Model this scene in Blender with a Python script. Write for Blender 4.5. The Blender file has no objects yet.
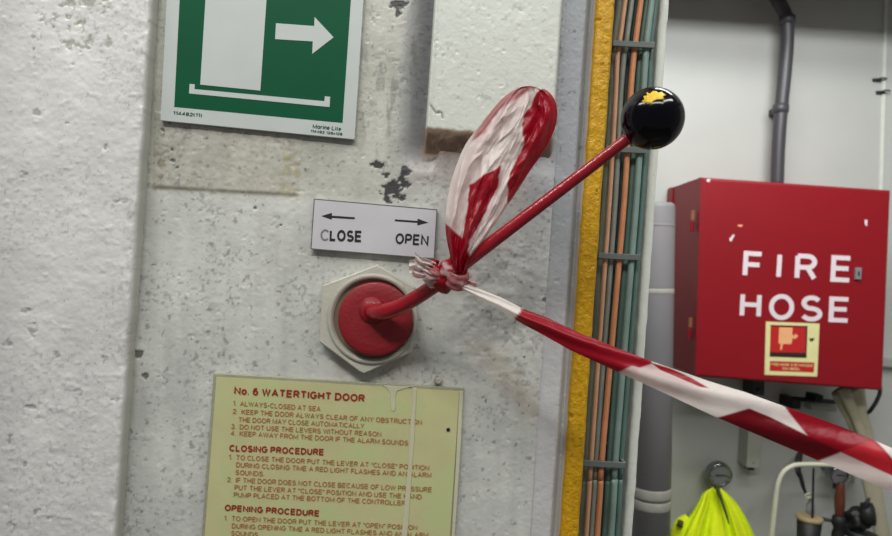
import bpy, bmesh, math, random
import numpy as np
from mathutils import Vector, Matrix

# ------------------------------------------------------------------ camera, light, exposure
F, CX, CY, TH = 650.0, 446.0, 268.0, math.radians(3.9)
SC = bpy.context.scene
COL = SC.collection
CT, ST = math.cos(TH), math.sin(TH)

def W(px, py, Y):
    """photograph pixel at real distance Y (metres) -> world point (camera at origin, looking along +Y, rolled)"""
    u, v = (px - CX) * Y / F, -(py - CY) * Y / F
    return Vector((u * CT - v * ST, Y, u * ST + v * CT))

cam = bpy.data.cameras.new('camera')
cam.sensor_width = 36.0
cam.lens = F / 892.0 * 36.0
cam.clip_start = 0.02
cam.dof.use_dof = True
cam.dof.focus_distance = 0.585
cam.dof.aperture_fstop = 9.5
cam_ob = bpy.data.objects.new('camera', cam)
COL.objects.link(cam_ob)
R = Matrix(((CT, -ST, 0), (0, 0, -1), (ST, CT, 0))).transposed()
R = Matrix(((CT, -ST, 0.0), (0.0, 0.0, -1.0), (ST, CT, 0.0)))
cam_ob.matrix_world = R.to_4x4()
SC.camera = cam_ob

wd = bpy.data.worlds.new('world')
wd.use_nodes = True
SC.world = wd
wd.node_tree.nodes['Background'].inputs[0].default_value = (1.0, 0.98, 0.94, 1)
wd.node_tree.nodes['Background'].inputs[1].default_value = 0.17

def area(name, loc, aim, sx, sy, power, col=(1, 1, 1)):
    l = bpy.data.lights.new(name, 'AREA')
    l.shape = 'RECTANGLE'; l.size = sx; l.size_y = sy; l.energy = power; l.color = col
    o = bpy.data.objects.new(name, l)
    COL.objects.link(o)
    o.location = loc
    o.rotation_euler = (Vector(aim) - Vector(loc)).to_track_quat('-Z', 'Y').to_euler()
    return o
area('tube_light_front', (-0.85, -0.25, 1.30), (-0.10, 0.6, 0.0), 1.3, 0.12, 20, (1.0, 0.985, 0.95))
area('tube_light_middle', (0.05, -0.75, 1.35), (0.0, 0.6, -0.1), 1.3, 0.12, 16, (1.0, 0.985, 0.95))
area('tube_light_right', (0.95, -0.05, 1.30), (0.1, 0.62, 0.0), 1.0, 0.12, 11, (1.0, 0.985, 0.95))
area('tube_light_back', (0.50, 1.25, 1.32), (0.85, 2.2, 0.1), 1.2, 0.24, 14, (0.99, 1.0, 0.96))
area('fill_light_far', (0.85, 0.95, 1.02), (0.95, 2.2, 0.2), 1.0, 0.12, 8.5, (0.97, 0.99, 1.0))  # added fill, lightens the shaded top of the back wall
area('tube_light_doorway', (0.50, 1.15, 1.28), (0.30, 0.6, -0.1), 1.1, 0.14, 7, (0.97, 0.99, 1.0))

SC.view_settings.view_transform = 'Standard'
SC.view_settings.look = 'None'
SC.view_settings.gamma = 1.0
SC.view_settings.exposure = 0.04
SC.view_settings.use_curve_mapping = False

# ------------------------------------------------------------------ helpers
rnd = random.Random(7)
WLOC = {}

def s2l(c):
    return tuple(((x / 255.0) / 12.92 if x / 255.0 <= 0.04045 else ((x / 255.0 + 0.055) / 1.055) ** 2.4) for x in c)

def put(name, me, parent=None, mat=None, smooth=False, origin=None):
    if mat and not me.materials:
        me.materials.append(mat)
    n = len(me.vertices)
    co = np.empty(n * 3, np.float32); me.vertices.foreach_get('co', co); co = co.reshape(-1, 3)
    if origin is None:
        mn, mx = co.min(0), co.max(0)
        origin = Vector([float((a + b) / 2) for a, b in zip(mn, mx)])
    co -= np.array(origin, np.float32)
    me.vertices.foreach_set('co', co.reshape(-1))
    me.polygons.foreach_set('use_smooth', [smooth] * len(me.polygons))
    me.update()
    o = bpy.data.objects.new(name, me)
    COL.objects.link(o)
    WLOC[o.name] = Vector(origin)
    if parent:
        o.parent = parent
        o.location = Vector(origin) - WLOC[parent.name]
    else:
        o.location = origin
    return o

def thing(name, label, cat, loc, group=None):
    o = bpy.data.objects.new(name, None)
    o.empty_display_size = 0.02
    COL.objects.link(o)
    o.location = loc
    WLOC[o.name] = Vector(loc)
    o['label'] = label; o['category'] = cat
    if group: o['group'] = group
    return o

def tag(o, label, cat, group=None):
    o['label'] = label; o['category'] = cat
    if group: o['group'] = group
    return o

def struct(o):
    o['kind'] = 'structure'
    return o

def pydata(verts, faces):
    me = bpy.data.meshes.new('m')
    me.from_pydata([tuple(v) for v in verts], [], faces)
    return me

def box(lo, hi, bevel=0.0, seg=2):
    bm = bmesh.new()
    bmesh.ops.create_cube(bm, size=1.0)
    lo, hi = Vector(lo), Vector(hi)
    for v in bm.verts:
        v.co = Vector([(lo[i] + hi[i]) / 2 + v.co[i] * (hi[i] - lo[i]) for i in range(3)])
    if bevel > 0:
        bmesh.ops.bevel(bm, geom=list(bm.edges), offset=bevel, segments=seg, profile=0.7, affect='EDGES')
    me = bpy.data.meshes.new('m'); bm.to_mesh(me); bm.free()
    return me

def prism(pts, Y, depth, bevel=0.0, seg=2, front_Y=None):
    """flat shape: photo-pixel outline placed at distance Y, extruded straight back by depth"""
    P = [W(x, y, Y) for x, y in pts]
    return prismw(P, depth, bevel, seg)

def prismw(P, depth, bevel=0.0, seg=2):
    n = len(P)
    bm = bmesh.new()
    a = [bm.verts.new(p) for p in P]
    b = [bm.verts.new(p + Vector((0, depth, 0))) for p in P]
    bm.faces.new(a); bm.faces.new(list(reversed(b)))
    for i in range(n):
        j = (i + 1) % n
        bm.faces.new((a[j], a[i], b[i], b[j]))
    bmesh.ops.recalc_face_normals(bm, faces=bm.faces)
    if bevel > 0:
        fe = [e for e in bm.edges if all(abs(v.co.y - P[0].y) < 1e-7 for v in e.verts)]
        bmesh.ops.bevel(bm, geom=fe, offset=bevel, segments=seg, profile=0.6, affect='EDGES')
    me = bpy.data.meshes.new('m'); bm.to_mesh(me); bm.free()
    return me

def join_me(meshes):
    bm = bmesh.new()
    for m in meshes:
        bm.from_mesh(m)
        bpy.data.meshes.remove(m)
    me = bpy.data.meshes.new('m'); bm.to_mesh(me); bm.free()
    return me

def crom(P, k=6):
    P = [np.array(p, float) for p in P]
    if len(P) < 3: 
        return P
    out = []
    for i in range(len(P) - 1):
        p0 = P[max(i - 1, 0)]; p1 = P[i]; p2 = P[i + 1]; p3 = P[min(i + 2, len(P) - 1)]
        for j in range(k):
            t = j / k
            out.append(0.5 * ((2 * p1) + (-p0 + p2) * t + (2 * p0 - 5 * p1 + 4 * p2 - p3) * t * t + (-p0 + 3 * p1 - 3 * p2 + p3) * t ** 3))
    out.append(P[-1])
    return out

def tube(P, r, sides=14, smooth_k=6, flat=1.0):
    """P list of Vector, r radius or list; capped tube"""
    rr = r if isinstance(r, (list, tuple)) else [r] * len(P)
    Q = crom([list(p) + [q] for p, q in zip(P, rr)], smooth_k) if smooth_k > 1 else [np.array(list(p) + [q]) for p, q in zip(P, rr)]
    pts = [Vector(q[:3]) for q in Q]; rad = [max(float(q[3]), 1e-5) for q in Q]
    verts, faces = [], []
    up = None
    for i, p in enumerate(pts):
        d = (pts[min(i + 1, len(pts) - 1)] - pts[max(i - 1, 0)]).normalized()
        if up is None:
            up = d.cross(Vector((0, 1, 0.01)))
            if up.length < 1e-3: up = d.cross(Vector((1, 0, 0)))
            up.normalize()
        up = (up - d * up.dot(d)).normalized()
        w = d.cross(up)
        for k in range(sides):
            a = 2 * math.pi * k / sides
            verts.append(p + up * math.cos(a) * rad[i] + w * math.sin(a) * rad[i] * flat)
    for i in range(len(pts) - 1):
        for k in range(sides):
            k2 = (k + 1) % sides
            faces.append((i * sides + k, i * sides + k2, (i + 1) * sides + k2, (i + 1) * sides + k))
    faces.append(tuple(reversed(range(sides))))
    faces.append(tuple(range((len(pts) - 1) * sides, len(pts) * sides)))
    me = pydata(verts, faces)
    bm = bmesh.new(); bm.from_mesh(me); bmesh.ops.recalc_face_normals(bm, faces=bm.faces); bm.to_mesh(me); bm.free()
    return me

def lathe(prof, origin, axis, sides=48):
    """prof [(radius, height)] around axis"""
    ax = Vector(axis).normalized()
    a = ax.orthogonal().normalized(); b = ax.cross(a)
    verts, faces = [], []
    for (r, h) in prof:
        for k in range(sides):
            t = 2 * math.pi * k / sides
            verts.append(Vector(origin) + ax * h + (a * math.cos(t) + b * math.sin(t)) * max(r, 1e-5))
    for i in range(len(prof) - 1):
        for k in range(sides):
            k2 = (k + 1) % sides
            faces.append((i * sides + k, i * sides + k2, (i + 1) * sides + k2, (i + 1) * sides + k))
    faces.append(tuple(reversed(range(sides))))
    faces.append(tuple(range((len(prof) - 1) * sides, len(prof) * sides)))
    me = pydata(verts, faces)
    bm = bmesh.new(); bm.from_mesh(me); bmesh.ops.recalc_face_normals(bm, faces=bm.faces); bm.to_mesh(me); bm.free()
    return me

def noise2(x, y, scale, seed):
    """smooth value noise, numpy"""
    rs = np.random.RandomState(seed)
    T = rs.rand(256, 256)
    X = x / scale + 57.3; Y = y / scale + 91.7
    xi = np.floor(X).astype(int); yi = np.floor(Y).astype(int)
    fx = X - xi; fy = Y - yi
    fx = fx * fx * (3 - 2 * fx); fy = fy * fy * (3 - 2 * fy)
    g = lambda i, j: T[np.mod(i, 256), np.mod(j, 256)]
    return (g(xi, yi) * (1 - fx) + g(xi + 1, yi) * fx) * (1 - fy) + (g(xi, yi + 1) * (1 - fx) + g(xi + 1, yi + 1) * fx) * fy

def fbm(x, y, scale, seed, octv=4, gain=0.5):
    s = 0; a = 1; t = 0
    for k in range(octv):
        s = s + a * noise2(x, y, scale / 2 ** k, seed + k); t += a; a *= gain
    return s / t

def sstep(a, b, x):
    t = np.clip((x - a) / (b - a), 0, 1)
    return t * t * (3 - 2 * t)

def inpoly(px, py, poly):
    inside = np.zeros(np.shape(px), bool)
    n = len(poly)
    for i in range(n):
        x1, y1 = poly[i]; x2, y2 = poly[(i + 1) % n]
        c = ((y1 > py) != (y2 > py)) & (px < (x2 - x1) * (py - y1) / ((y2 - y1) if y2 != y1 else 1e-9) + x1)
        inside ^= c
    return inside

def pdist(px, py, poly):
    d = np.full(np.shape(px), 1e9)
    n = len(poly)
    for i in range(n):
        x1, y1 = poly[i]; x2, y2 = poly[(i + 1) % n]
        dx, dy = x2 - x1, y2 - y1
        t = np.clip(((px - x1) * dx + (py - y1) * dy) / (dx * dx + dy * dy + 1e-9), 0, 1)
        d = np.minimum(d, np.hypot(px - x1 - t * dx, py - y1 - t * dy))
    return d

def softpoly(px, py, poly, w):
    d = pdist(px, py, poly)
    s = np.where(inpoly(px, py, poly), d, -d)
    return sstep(-w, w, s)

def grid_mesh(X, Y, Z, colour=None, flip=False):
    nj, ni = X.shape
    me = bpy.data.meshes.new('m')
    co = np.stack([X, Y, Z], -1).astype(np.float32).reshape(-1)
    idx = np.arange(ni * nj).reshape(nj, ni)
    q = np.stack([idx[:-1, :-1], idx[1:, :-1], idx[1:, 1:], idx[:-1, 1:]], -1).reshape(-1, 4)
    if flip: q = q[:, ::-1]
    me.vertices.add(ni * nj); me.vertices.foreach_set('co', co)
    me.loops.add(q.size); me.loops.foreach_set('vertex_index', np.ascontiguousarray(q).reshape(-1).astype(np.int32))
    me.polygons.add(len(q)); me.polygons.foreach_set('loop_start', (np.arange(len(q)) * 4).astype(np.int32))
    me.update(calc_edges=True)
    if colour is not None:
        at = me.color_attributes.new('Col', 'FLOAT_COLOR', 'POINT')
        c = np.ones((ni * nj, 4), np.float32); c[:, :colour.shape[-1]] = colour.reshape(ni * nj, -1)
        at.data.foreach_set('color', c.reshape(-1))
    return me

# ------------------------------------------------------------------ materials
def mat(name, col, rough=0.5, var=0.12, vscale=30.0, bump=0.0, bscale=200.0, metal=0.0, coat=0.0, attr=False, dark=None, dscale=60, dth=0.68, spec=0.5, emis=None):
    m = bpy.data.materials.new(name); m.use_nodes = True
    nt = m.node_tree; N = nt.nodes; L = nt.links
    b = N['Principled BSDF']
    b.inputs['Roughness'].default_value = rough
    b.inputs['Metallic'].default_value = metal
    b.inputs['Coat Weight'].default_value = coat
    b.inputs['Coat Roughness'].default_value = 0.08
    b.inputs['Specular IOR Level'].default_value = spec
    tc = N.new('ShaderNodeTexCoord')
    nz = N.new('ShaderNodeTexNoise'); nz.inputs['Scale'].default_value = vscale; nz.inputs['Detail'].default_value = 6
    L.new(tc.outputs['Object'], nz.inputs['Vector'])
    mr = N.new('ShaderNodeMapRange')
    mr.inputs[1].default_value = 0.25; mr.inputs[2].default_value = 0.75
    mr.inputs[3].default_value = 1 - var; mr.inputs[4].default_value = 1 + var
    L.new(nz.outputs[0], mr.inputs[0])
    hs = N.new('ShaderNodeVectorMath'); hs.operation = 'SCALE'
    L.new(mr.outputs[0], hs.inputs['Scale'])
    if attr:
        at = N.new('ShaderNodeAttribute'); at.attribute_name = 'Col'
        L.new(at.outputs['Color'], hs.inputs[0])
    else:
        hs.inputs[0].default_value = s2l(col)
    last = hs.outputs[0]
    if dark:
        n2 = N.new('ShaderNodeTexNoise'); n2.inputs['Scale'].default_value = dscale; n2.inputs['Detail'].default_value = 8; n2.inputs['Roughness'].default_value = 0.7
        L.new(tc.outputs['Object'], n2.inputs['Vector'])
        m2 = N.new('ShaderNodeMapRange'); m2.inputs[1].default_value = dth; m2.inputs[2].default_value = dth + 0.05
        L.new(n2.outputs[0], m2.inputs[0])
        mx = N.new('ShaderNodeMix'); mx.data_type = 'RGBA'
        L.new(m2.outputs[0], mx.inputs[0]); L.new(last, mx.inputs[6]); mx.inputs[7].default_value = (*s2l(dark), 1)
        last = mx.outputs[2]
    L.new(last, b.inputs['Base Color'])
    if bump > 0:
        n3 = N.new('ShaderNodeTexNoise'); n3.inputs['Scale'].default_value = bscale; n3.inputs['Detail'].default_value = 4
        L.new(tc.outputs['Object'], n3.inputs['Vector'])
        bp = N.new('ShaderNodeBump'); bp.inputs['Strength'].default_value = 1.0; bp.inputs['Distance'].default_value = bump
        L.new(n3.outputs[0], bp.inputs['Height']); L.new(bp.outputs[0], b.inputs['Normal'])
        if coat: L.new(bp.outputs[0], b.inputs['Coat Normal'])
    return m

def film(name):
    """thin plastic barrier film: red/white print from the mesh's own print attribute, a little see-through"""
    m = bpy.data.materials.new(name); m.use_nodes = True
    nt = m.node_tree; N = nt.nodes; L = nt.links
    N.remove(N['Principled BSDF'])
    out = N['Material Output']
    at = N.new('ShaderNodeAttribute'); at.attribute_name = 'Col'
    df = N.new('ShaderNodeBsdfPrincipled'); df.inputs['Roughness'].default_value = 0.36
    df.inputs['Specular IOR Level'].default_value = 0.5
    tl = N.new('ShaderNodeBsdfTranslucent'); tp = N.new('ShaderNodeBsdfTransparent')
    L.new(at.outputs['Color'], df.inputs['Base Color']); L.new(at.outputs['Color'], tl.inputs['Color']); L.new(at.outputs['Color'], tp.inputs['Color'])
    m1 = N.new('ShaderNodeMixShader'); m1.inputs[0].default_value = 0.28
    L.new(df.outputs[0], m1.inputs[1]); L.new(tl.outputs[0], m1.inputs[2])
    m2 = N.new('ShaderNodeMixShader'); m2.inputs[0].default_value = 0.26
    L.new(m1.outputs[0], m2.inputs[1]); L.new(tp.outputs[0], m2.inputs[2])
    L.new(m2.outputs[0], out.inputs['Surface'])
    tc = N.new('ShaderNodeTexCoord'); nz = N.new('ShaderNodeTexNoise'); nz.inputs['Scale'].default_value = 120
    L.new(tc.outputs['Object'], nz.inputs['Vector'])
    bp = N.new('ShaderNodeBump'); bp.inputs['Distance'].default_value = 0.0006
    L.new(nz.outputs[0], bp.inputs['Height']); L.new(bp.outputs[0], df.inputs['Normal'])
    return m

M_wall = mat('white_ship_paint', (0, 0, 0), 0.40, 0.04, 14, 0.0003, 300, attr=True, spec=0.4, dark=(128, 126, 120), dscale=420, dth=0.635)
M_side = mat('grey_ship_paint', (0, 0, 0), 0.5, 0.06, 20, 0.0004, 260, attr=True, spec=0.4)
M_yellow = mat('yellow_paint', (182, 138, 8), 0.5, 0.26, 160, 0.0009, 420, dark=(112, 76, 18), dscale=160, dth=0.60, coat=0.05, spec=0.35)
M_backwall = mat('pale_grey_paint', (186, 188, 184), 0.5, 0.06, 3, 0.0004, 40)
M_floor = mat('grey_deck_paint', (95, 98, 96), 0.6, 0.1, 8)
M_dark = mat('dark_steel', (52, 54, 56), 0.6, 0.15, 20)
M_rodred = mat('glossy_red_paint', (140, 3, 24), 0.26, 0.14, 90, 0.0004, 260, coat=0.3)
M_hubred = mat('matt_red_paint', (126, 2, 18), 0.6, 0.14, 60, 0.0004, 300, coat=0.1, dark=(92, 4, 12), dscale=150, dth=0.66)
M_ball = mat('black_gloss_plastic', (2, 2, 9), 0.12, 0.1, 50, 0.00008, 60, coat=0.0, spec=0.24)
M_chip = mat('yellow_chip', (214, 176, 22), 0.5, 0.25, 300, 0.0008, 500)
M_nut = mat('painted_flange', (178, 176, 164), 0.42, 0.09, 40, 0.0005, 220, dark=(120, 116, 100), dscale=120, dth=0.66)
M_ring = mat('old_steel_ring', (164, 162, 150), 0.45, 0.1, 60, 0.0003, 200, dark=(110, 100, 84), dscale=90, dth=0.62)
M_blackgap = mat('black_gap', (120, 104, 88), 0.8, 0.1)
M_signgrey = mat('sign_white', (176, 182, 180), 0.4, 0.04, 30, dark=(128, 132, 132), dscale=70, dth=0.70)
M_signgreen = mat('sign_green', (0, 74, 46), 0.55, 0.06, 25, spec=0.15)
M_signedge = mat('sign_edge', (84, 88, 84), 0.5)
M_plate = mat('lever_plate_white', (186, 185, 190), 0.35, 0.05, 35)
M_black = mat('black_print', (22, 22, 26), 0.5, 0.1)
M_faded = mat('faded_print', (110, 110, 114), 0.5, 0.2, 400)
M_panel = mat('yellowed_panel', (184, 182, 136), 0.42, 0.07, 26, 0.0001, 120, dark=(178, 186, 134), dscale=14, dth=0.5, spec=0.35)
M_border = mat('clear_border', (150, 150, 128), 0.3, 0.1, 60, 0.0008, 200)
M_redprint = mat('dark_red_print', (142, 40, 22), 0.5, 0.12, 200)
M_brownprint = mat('faded_red_print', (166, 108, 64), 0.5, 0.22, 300)
M_drip = mat('white_drip', (188, 186, 160), 0.3, 0.05, 60)
M_redbox = mat('cabinet_red', (136, 10, 24), 0.45, 0.05, 4, 0.0002, 60, coat=0.03, spec=0.35)
M_redseam = mat('cabinet_seam', (92, 12, 18), 0.5)
M_whitelet = mat('white_lettering', (226, 212, 218), 0.5, 0.03)
M_cream = mat('cream_sticker', (226, 222, 160), 0.5, 0.05, 30)
M_stred = mat('sticker_red', (188, 30, 30), 0.5, 0.05)
M_stdark = mat('sticker_dark', (50, 26, 24), 0.5, 0.05)
M_peach = mat('sticker_peach', (240, 176, 124), 0.5, 0.05)
M_conduit = mat('conduit_grey', (66, 65, 70), 0.4, 0.08, 10)
M_pipe = mat('pipe_blue_grey', (134, 132, 134), 0.55, 0.05, 10)
M_band = mat('pipe_band', (164, 162, 152), 0.6, 0.1, 30, 0.001, 40)
M_strip = mat('pale_green_white', (216, 220, 210), 0.4, 0.06, 30, 0.0006, 200, dark=(120, 118, 96), dscale=30, dth=0.70)
M_hivis = mat('hi_vis_fabric', (232, 250, 8), 0.8, 0.06, 30, 0.001, 100)
M_hivisd = mat('hi_vis_dark', (64, 72, 28), 0.8)
M_chrome = mat('chrome', (150, 152, 156), 0.18, 0.05, metal=1.0)
M_dial = mat('gauge_dial', (130, 132, 134), 0.4, 0.06)
M_lamp = mat('cream_tube', (206, 206, 184), 0.4, 0.05)
M_wood = mat('brown_handle', (92, 44, 26), 0.5, 0.15, 30)
M_bk = mat('black_rubber', (20, 21, 24), 0.55, 0.15, 30, 0.001, 60)
M_tan = mat('tan_rim', (168, 150, 112), 0.6)
M_hose = mat('canvas_hose', (172, 166, 142), 0.85, 0.1, 30, 0.001, 160)
M_glass = mat('cloudy_bottle', (150, 154, 160), 0.2, 0.1)
M_boxgrey = mat('junction_grey', (166, 168, 158), 0.5, 0.04)
M_film = film('barrier_film')
def cabmat(n, c, r=0.5):
    return mat(n, c, r, 0.12, 40, 0.0003, 120)
M_c_copper = cabmat('cable_copper', (196, 152, 120)); M_c_orange = cabmat('cable_orange', (192, 130, 90)); M_c_grey = cabmat('cable_grey', (124, 132, 126))
M_c_teal = cabmat('cable_teal', (118, 142, 136)); M_c_green = cabmat('cable_green', (84, 112, 104)); M_c_dark = cabmat('cable_dark', (54, 66, 64)); M_c_sage = cabmat('cable_sage', (142, 150, 136))
M_tie = mat('tie_grey', (92, 100, 98), 0.5)

# ------------------------------------------------------------------ text
# plain sans capitals drawn as strokes: glyph -> (advance width, [polylines]); cap height 1
def arc(cx, cy, rx, ry, a0, a1, n=12):
    return [(cx + rx * math.cos(math.radians(a0 + (a1 - a0) * k / n)), cy + ry * math.sin(math.radians(a0 + (a1 - a0) * k / n))) for k in range(n + 1)]
GL = {
 'A': (.72, [[(0, 0), (.36, 1), (.72, 0)], [(.13, .33), (.59, .33)]]),
 'B': (.64, [[(0, 0), (0, 1)], [(0, 1), (.38, 1)] + arc(.38, .76, .22, .24, 90, -90, 8) + [(0, .52)], [(.38, .52)] + arc(.40, .26, .24, .26, 90, -90, 8) + [(0, 0)]]),
 'C': (.70, [arc(.36, .5, .36, .5, 42, 318, 20)]),
 'D': (.68, [[(0, 0), (0, 1), (.30, 1)] + arc(.30, .5, .38, .5, 90, -90, 12) + [(0, 0)]]),
 'E': (.60, [[(.60, 1), (0, 1), (0, 0), (.60, 0)], [(0, .52), (.55, .52)]]),
 'F': (.56, [[(.56, 1), (0, 1), (0, 0)], [(0, .50), (.50, .50)]]),
 'G': (.74, [arc(.37, .5, .37, .5, 45, 335, 20) + [(.72, .46), (.42, .46)]]),
 'H': (.64, [[(0, 0), (0, 1)], [(.64, 0), (.64, 1)], [(0, .53), (.64, .53)]]),
 'I': (.0, [[(0, 0), (0, 1)]]),
 'J': (.48, [[(.48, 1), (.48, .26)] + arc(.24, .26, .24, .26, 0, -180, 10)]),
 'K': (.66, [[(0, 0), (0, 1)], [(.62, 1), (0, .36)], [(.22, .56), (.66, 0)]]),
 'L': (.52, [[(0, 1), (0, 0), (.52, 0)]]),
 'M': (.80, [[(0, 0), (0, 1), (.40, .1), (.80, 1), (.80, 0)]]),
 'N': (.66, [[(0, 0), (0, 1), (.66, 0), (.66, 1)]]),
 'O': (.76, [arc(.38, .5, .38, .5, 90, 450, 24)]),
 'P': (.60, [[(0, 0), (0, 1)], [(0, 1), (.34, 1)] + arc(.34, .735, .26, .265, 90, -90, 10) + [(0, .47)]]),
 'Q': (.76, [arc(.38, .5, .38, .5, 90, 450, 24), [(.48, .2), (.74, -.04)]]),
 'R': (.64, [[(0, 0), (0, 1)], [(0, 1), (.36, 1)] + arc(.36, .745, .255, .255, 90, -90, 10) + [(0, .49)], [(.36, .49), (.62, 0)]]),
 'S': (.62, [arc(.31, .745, .28, .255, 30, 250, 12) + arc(.31, .25, .31, .25, 80, -155, 14)]),
 'T': (.64, [[(0, 1), (.64, 1)], [(.32, 1), (.32, 0)]]),
 'U': (.64, [[(0, 1), (0, .32)] + arc(.32, .32, .32, .32, 180, 360, 12) + [(.64, 1)]]),
 'V': (.68, [[(0, 1), (.34, 0), (.68, 1)]]),
 'W': (.98, [[(0, 1), (.25, 0), (.49, 1), (.73, 0), (.98, 1)]]),
 'X': (.66, [[(0, 0), (.66, 1)], [(0, 1), (.66, 0)]]),
 'Y': (.68, [[(0, 1), (.34, .45), (.68, 1)], [(.34, .45), (.34, 0)]]),
 'Z': (.62, [[(0, 1), (.62, 1), (0, 0), (.62, 0)]]),
 '0': (.52, [arc(.26, .5, .26, .5, 90, 450, 20)]),
 '1': (.24, [[(0, .78), (.24, 1), (.24, 0)]]),
 '2': (.54, [arc(.27, .72, .26, .28, 165, -30, 10) + [(0, 0), (.54, 0)]]),
 '3': (.52, [arc(.25, .75, .24, .25, 150, -90, 10), arc(.25, .26, .27, .26, 90, -155, 12)]),
 '4': (.56, [[(.42, 0), (.42, 1), (0, .28), (.56, .28)]]),
 '6': (.54, [arc(.27, .31, .26, .31, 90, 450, 16), [(.02, .36)] + arc(.29, .55, .27, .45, 180, 55, 8)]),
 '8': (.54, [arc(.27, .75, .23, .25, 90, 450, 14), arc(.27, .26, .27, .26, 90, 450, 14)]),
 '.': (.0, [[(-.03, .0), (.03, .0)]]), '-': (.26, [[(0, .40), (.26, .40)]]), '(': (.18, [arc(.28, .45, .28, .6, 120, 240, 8)]), ')': (.18, [arc(-.1, .45, .28, .6, 60, -60, 8)]),
 '"': (.18, [[(0, 1), (0, .72)], [(.18, 1), (.18, .72)]]),
 'a': (.48, [arc(.24, .35, .24, .35, 90, 450, 14), [(.48, .7), (.48, 0)]]), 'r': (.28, [[(0, 0), (0, .7)], [(0, .5), (.1, .66), (.28, .7)]]),
 'i': (.0, [[(0, 0), (0, .7)], [(0, .92), (0, 1.0)]]), 'n': (.42, [[(0, 0), (0, .7)], [(0, .45)] + arc(.21, .45, .21, .25, 180, 0, 8) + [(.42, 0)]]),
 'e': (.46, [[(0, .38), (.46, .38)] + arc(.23, .35, .23, .35, 5, 315, 14)]), 't': (.22, [[(.1, .95), (.1, .08), (.22, 0)], [(0, .7), (.22, .7)]]),
 'o': (.50, [arc(.25, .35, .25, .35, 90, 450, 14)]), 'x': (.44, [[(0, 0), (.44, .7)], [(0, .7), (.44, 0)]]),
}
def text_mesh(txt, bold=0.15):
    verts, faces = [], []
    t = bold / 2; x = 0.0
    def ribbon(P, zo=0.0):
        P = [Vector((p[0], p[1])) for p in P]
        P = [p for k, p in enumerate(P) if k == 0 or (p - P[k - 1]).length > 1e-4]
        closed = (P[0] - P[-1]).length < 1e-3
        if closed: P = P[:-1]
        n = len(P); base = len(verts)
        for k, p in enumerate(P):
            a = P[k - 1] if (k or closed) else None
            b = P[(k + 1) % n] if (k < n - 1 or closed) else None
            d1 = (p - a).normalized() if a is not None else None
            d2 = (b - p).normalized() if b is not None else None
            if d1 is None: d1 = d2
            if d2 is None: d2 = d1
            m_ = d1 + d2
            if m_.length < 0.3: m_ = d2
            m_.normalize(); nn = Vector((-m_.y, m_.x)); c_ = max(nn.dot(Vector((-d1.y, d1.x))), 0.55)
            q_ = p.copy()
            if not closed and k == 0: q_ = p - d2 * (t if abs(p.y - .5) < .48 and False else 0)
            for sg_ in (1, -1):
                w_ = q_ + nn * sg_ * t / c_
                verts.append((w_.x, w_.y, 0.5 + zo)); verts.append((w_.x, w_.y, -0.5))
        rng = n if closed else n - 1
        for k in range(rng):
            A = base + 4 * k; B = base + 4 * ((k + 1) % n)
            faces.append((A, A + 2, B + 2, B)); faces.append((A, B, B + 1, A + 1)); faces.append((A + 2, A + 3, B + 3, B + 2))
        if not closed:
            A = base; B = base + 4 * (n - 1)
            faces.append((A, A + 1, A + 3, A + 2)); faces.append((B, B + 2, B + 3, B + 1))
    for ch in txt:
        if ch == ' ':
            x += 0.36; continue
        w, st_ = GL[ch]
        for kk, P in enumerate(st_):
            ribbon([(x + t + px_ , t + py_ * (1 - 2 * t)) for px_, py_ in P], 0.3 * kk)
        x += w + 2 * t + 0.11
    return pydata(verts, faces)
CAPH = 1.0

def text_on(s, p0, p1, cap, Y, bold=0.15, thick=0.0002):
    me = text_mesh(s, bold)
    n = len(me.vertices); co = np.empty(n * 3, np.float32); me.vertices.foreach_get('co', co); co = co.reshape(-1, 3)
    x0, x1 = co[:, 0].min(), co[:, 0].max()
    a, b = W(p0[0], p0[1], Y), W(p1[0], p1[1], Y)
    e = (b - a); Ln = e.length; e.normalize(); up = Vector((-e.z, 0, e.x))
    if up.z < 0: up = -up
    u = (co[:, 0] - x0) / (x1 - x0) * Ln
    v = co[:, 1] / CAPH * cap * Y / F
    w = -co[:, 2] * thick
    new = np.array(a)[None] + u[:, None] * np.array(e)[None] + v[:, None] * np.array(up)[None] + w[:, None] * np.array((0, 1, 0))[None]
    me.vertices.foreach_set('co', new.astype(np.float32).reshape(-1))
    me.update()
    return me

# ------------------------------------------------------------------ front bulkhead (height-field of thick old paint)
YW = 0.60
def to_px(X, Y, Z):
    u = X * CT + Z * ST; v = -X * ST + Z * CT
    return CX + u / Y * F, CY - v / Y * F

def axis(lo, hi, step, olo, ohi, k=5):
    core = np.arange(lo, hi + step * 0.5, step)
    left = np.linspace(olo, lo, k, endpoint=False) if olo < lo else np.array([])
    right = np.linspace(hi, ohi, k + 1)[1:] if ohi > hi else np.array([])
    return np.concatenate([left, core, right])

S = YW / F
pxs = 1.15 * S
def blobs(px, py, lst, seed=3, jag=5.0):
    """lst (x, y, rx, ry) -> ragged mask"""
    n = (fbm(px, py, 9, seed, 4) - 0.5) * 2 + (fbm(px, py, 3.2, seed + 9, 2) - 0.5) * 1.6
    m = np.zeros(px.shape)
    for (x, y, rx, ry) in lst:
        d = np.hypot((px - x) / rx, (py - y) / ry) + n * jag * 0.16
        m = np.maximum(m, sstep(0.98, 0.72, d))
    return m

def mixc(c, col, m):
    return c * (1 - m[..., None]) + np.array(s2l(col))[None, None] * m[..., None]

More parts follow.
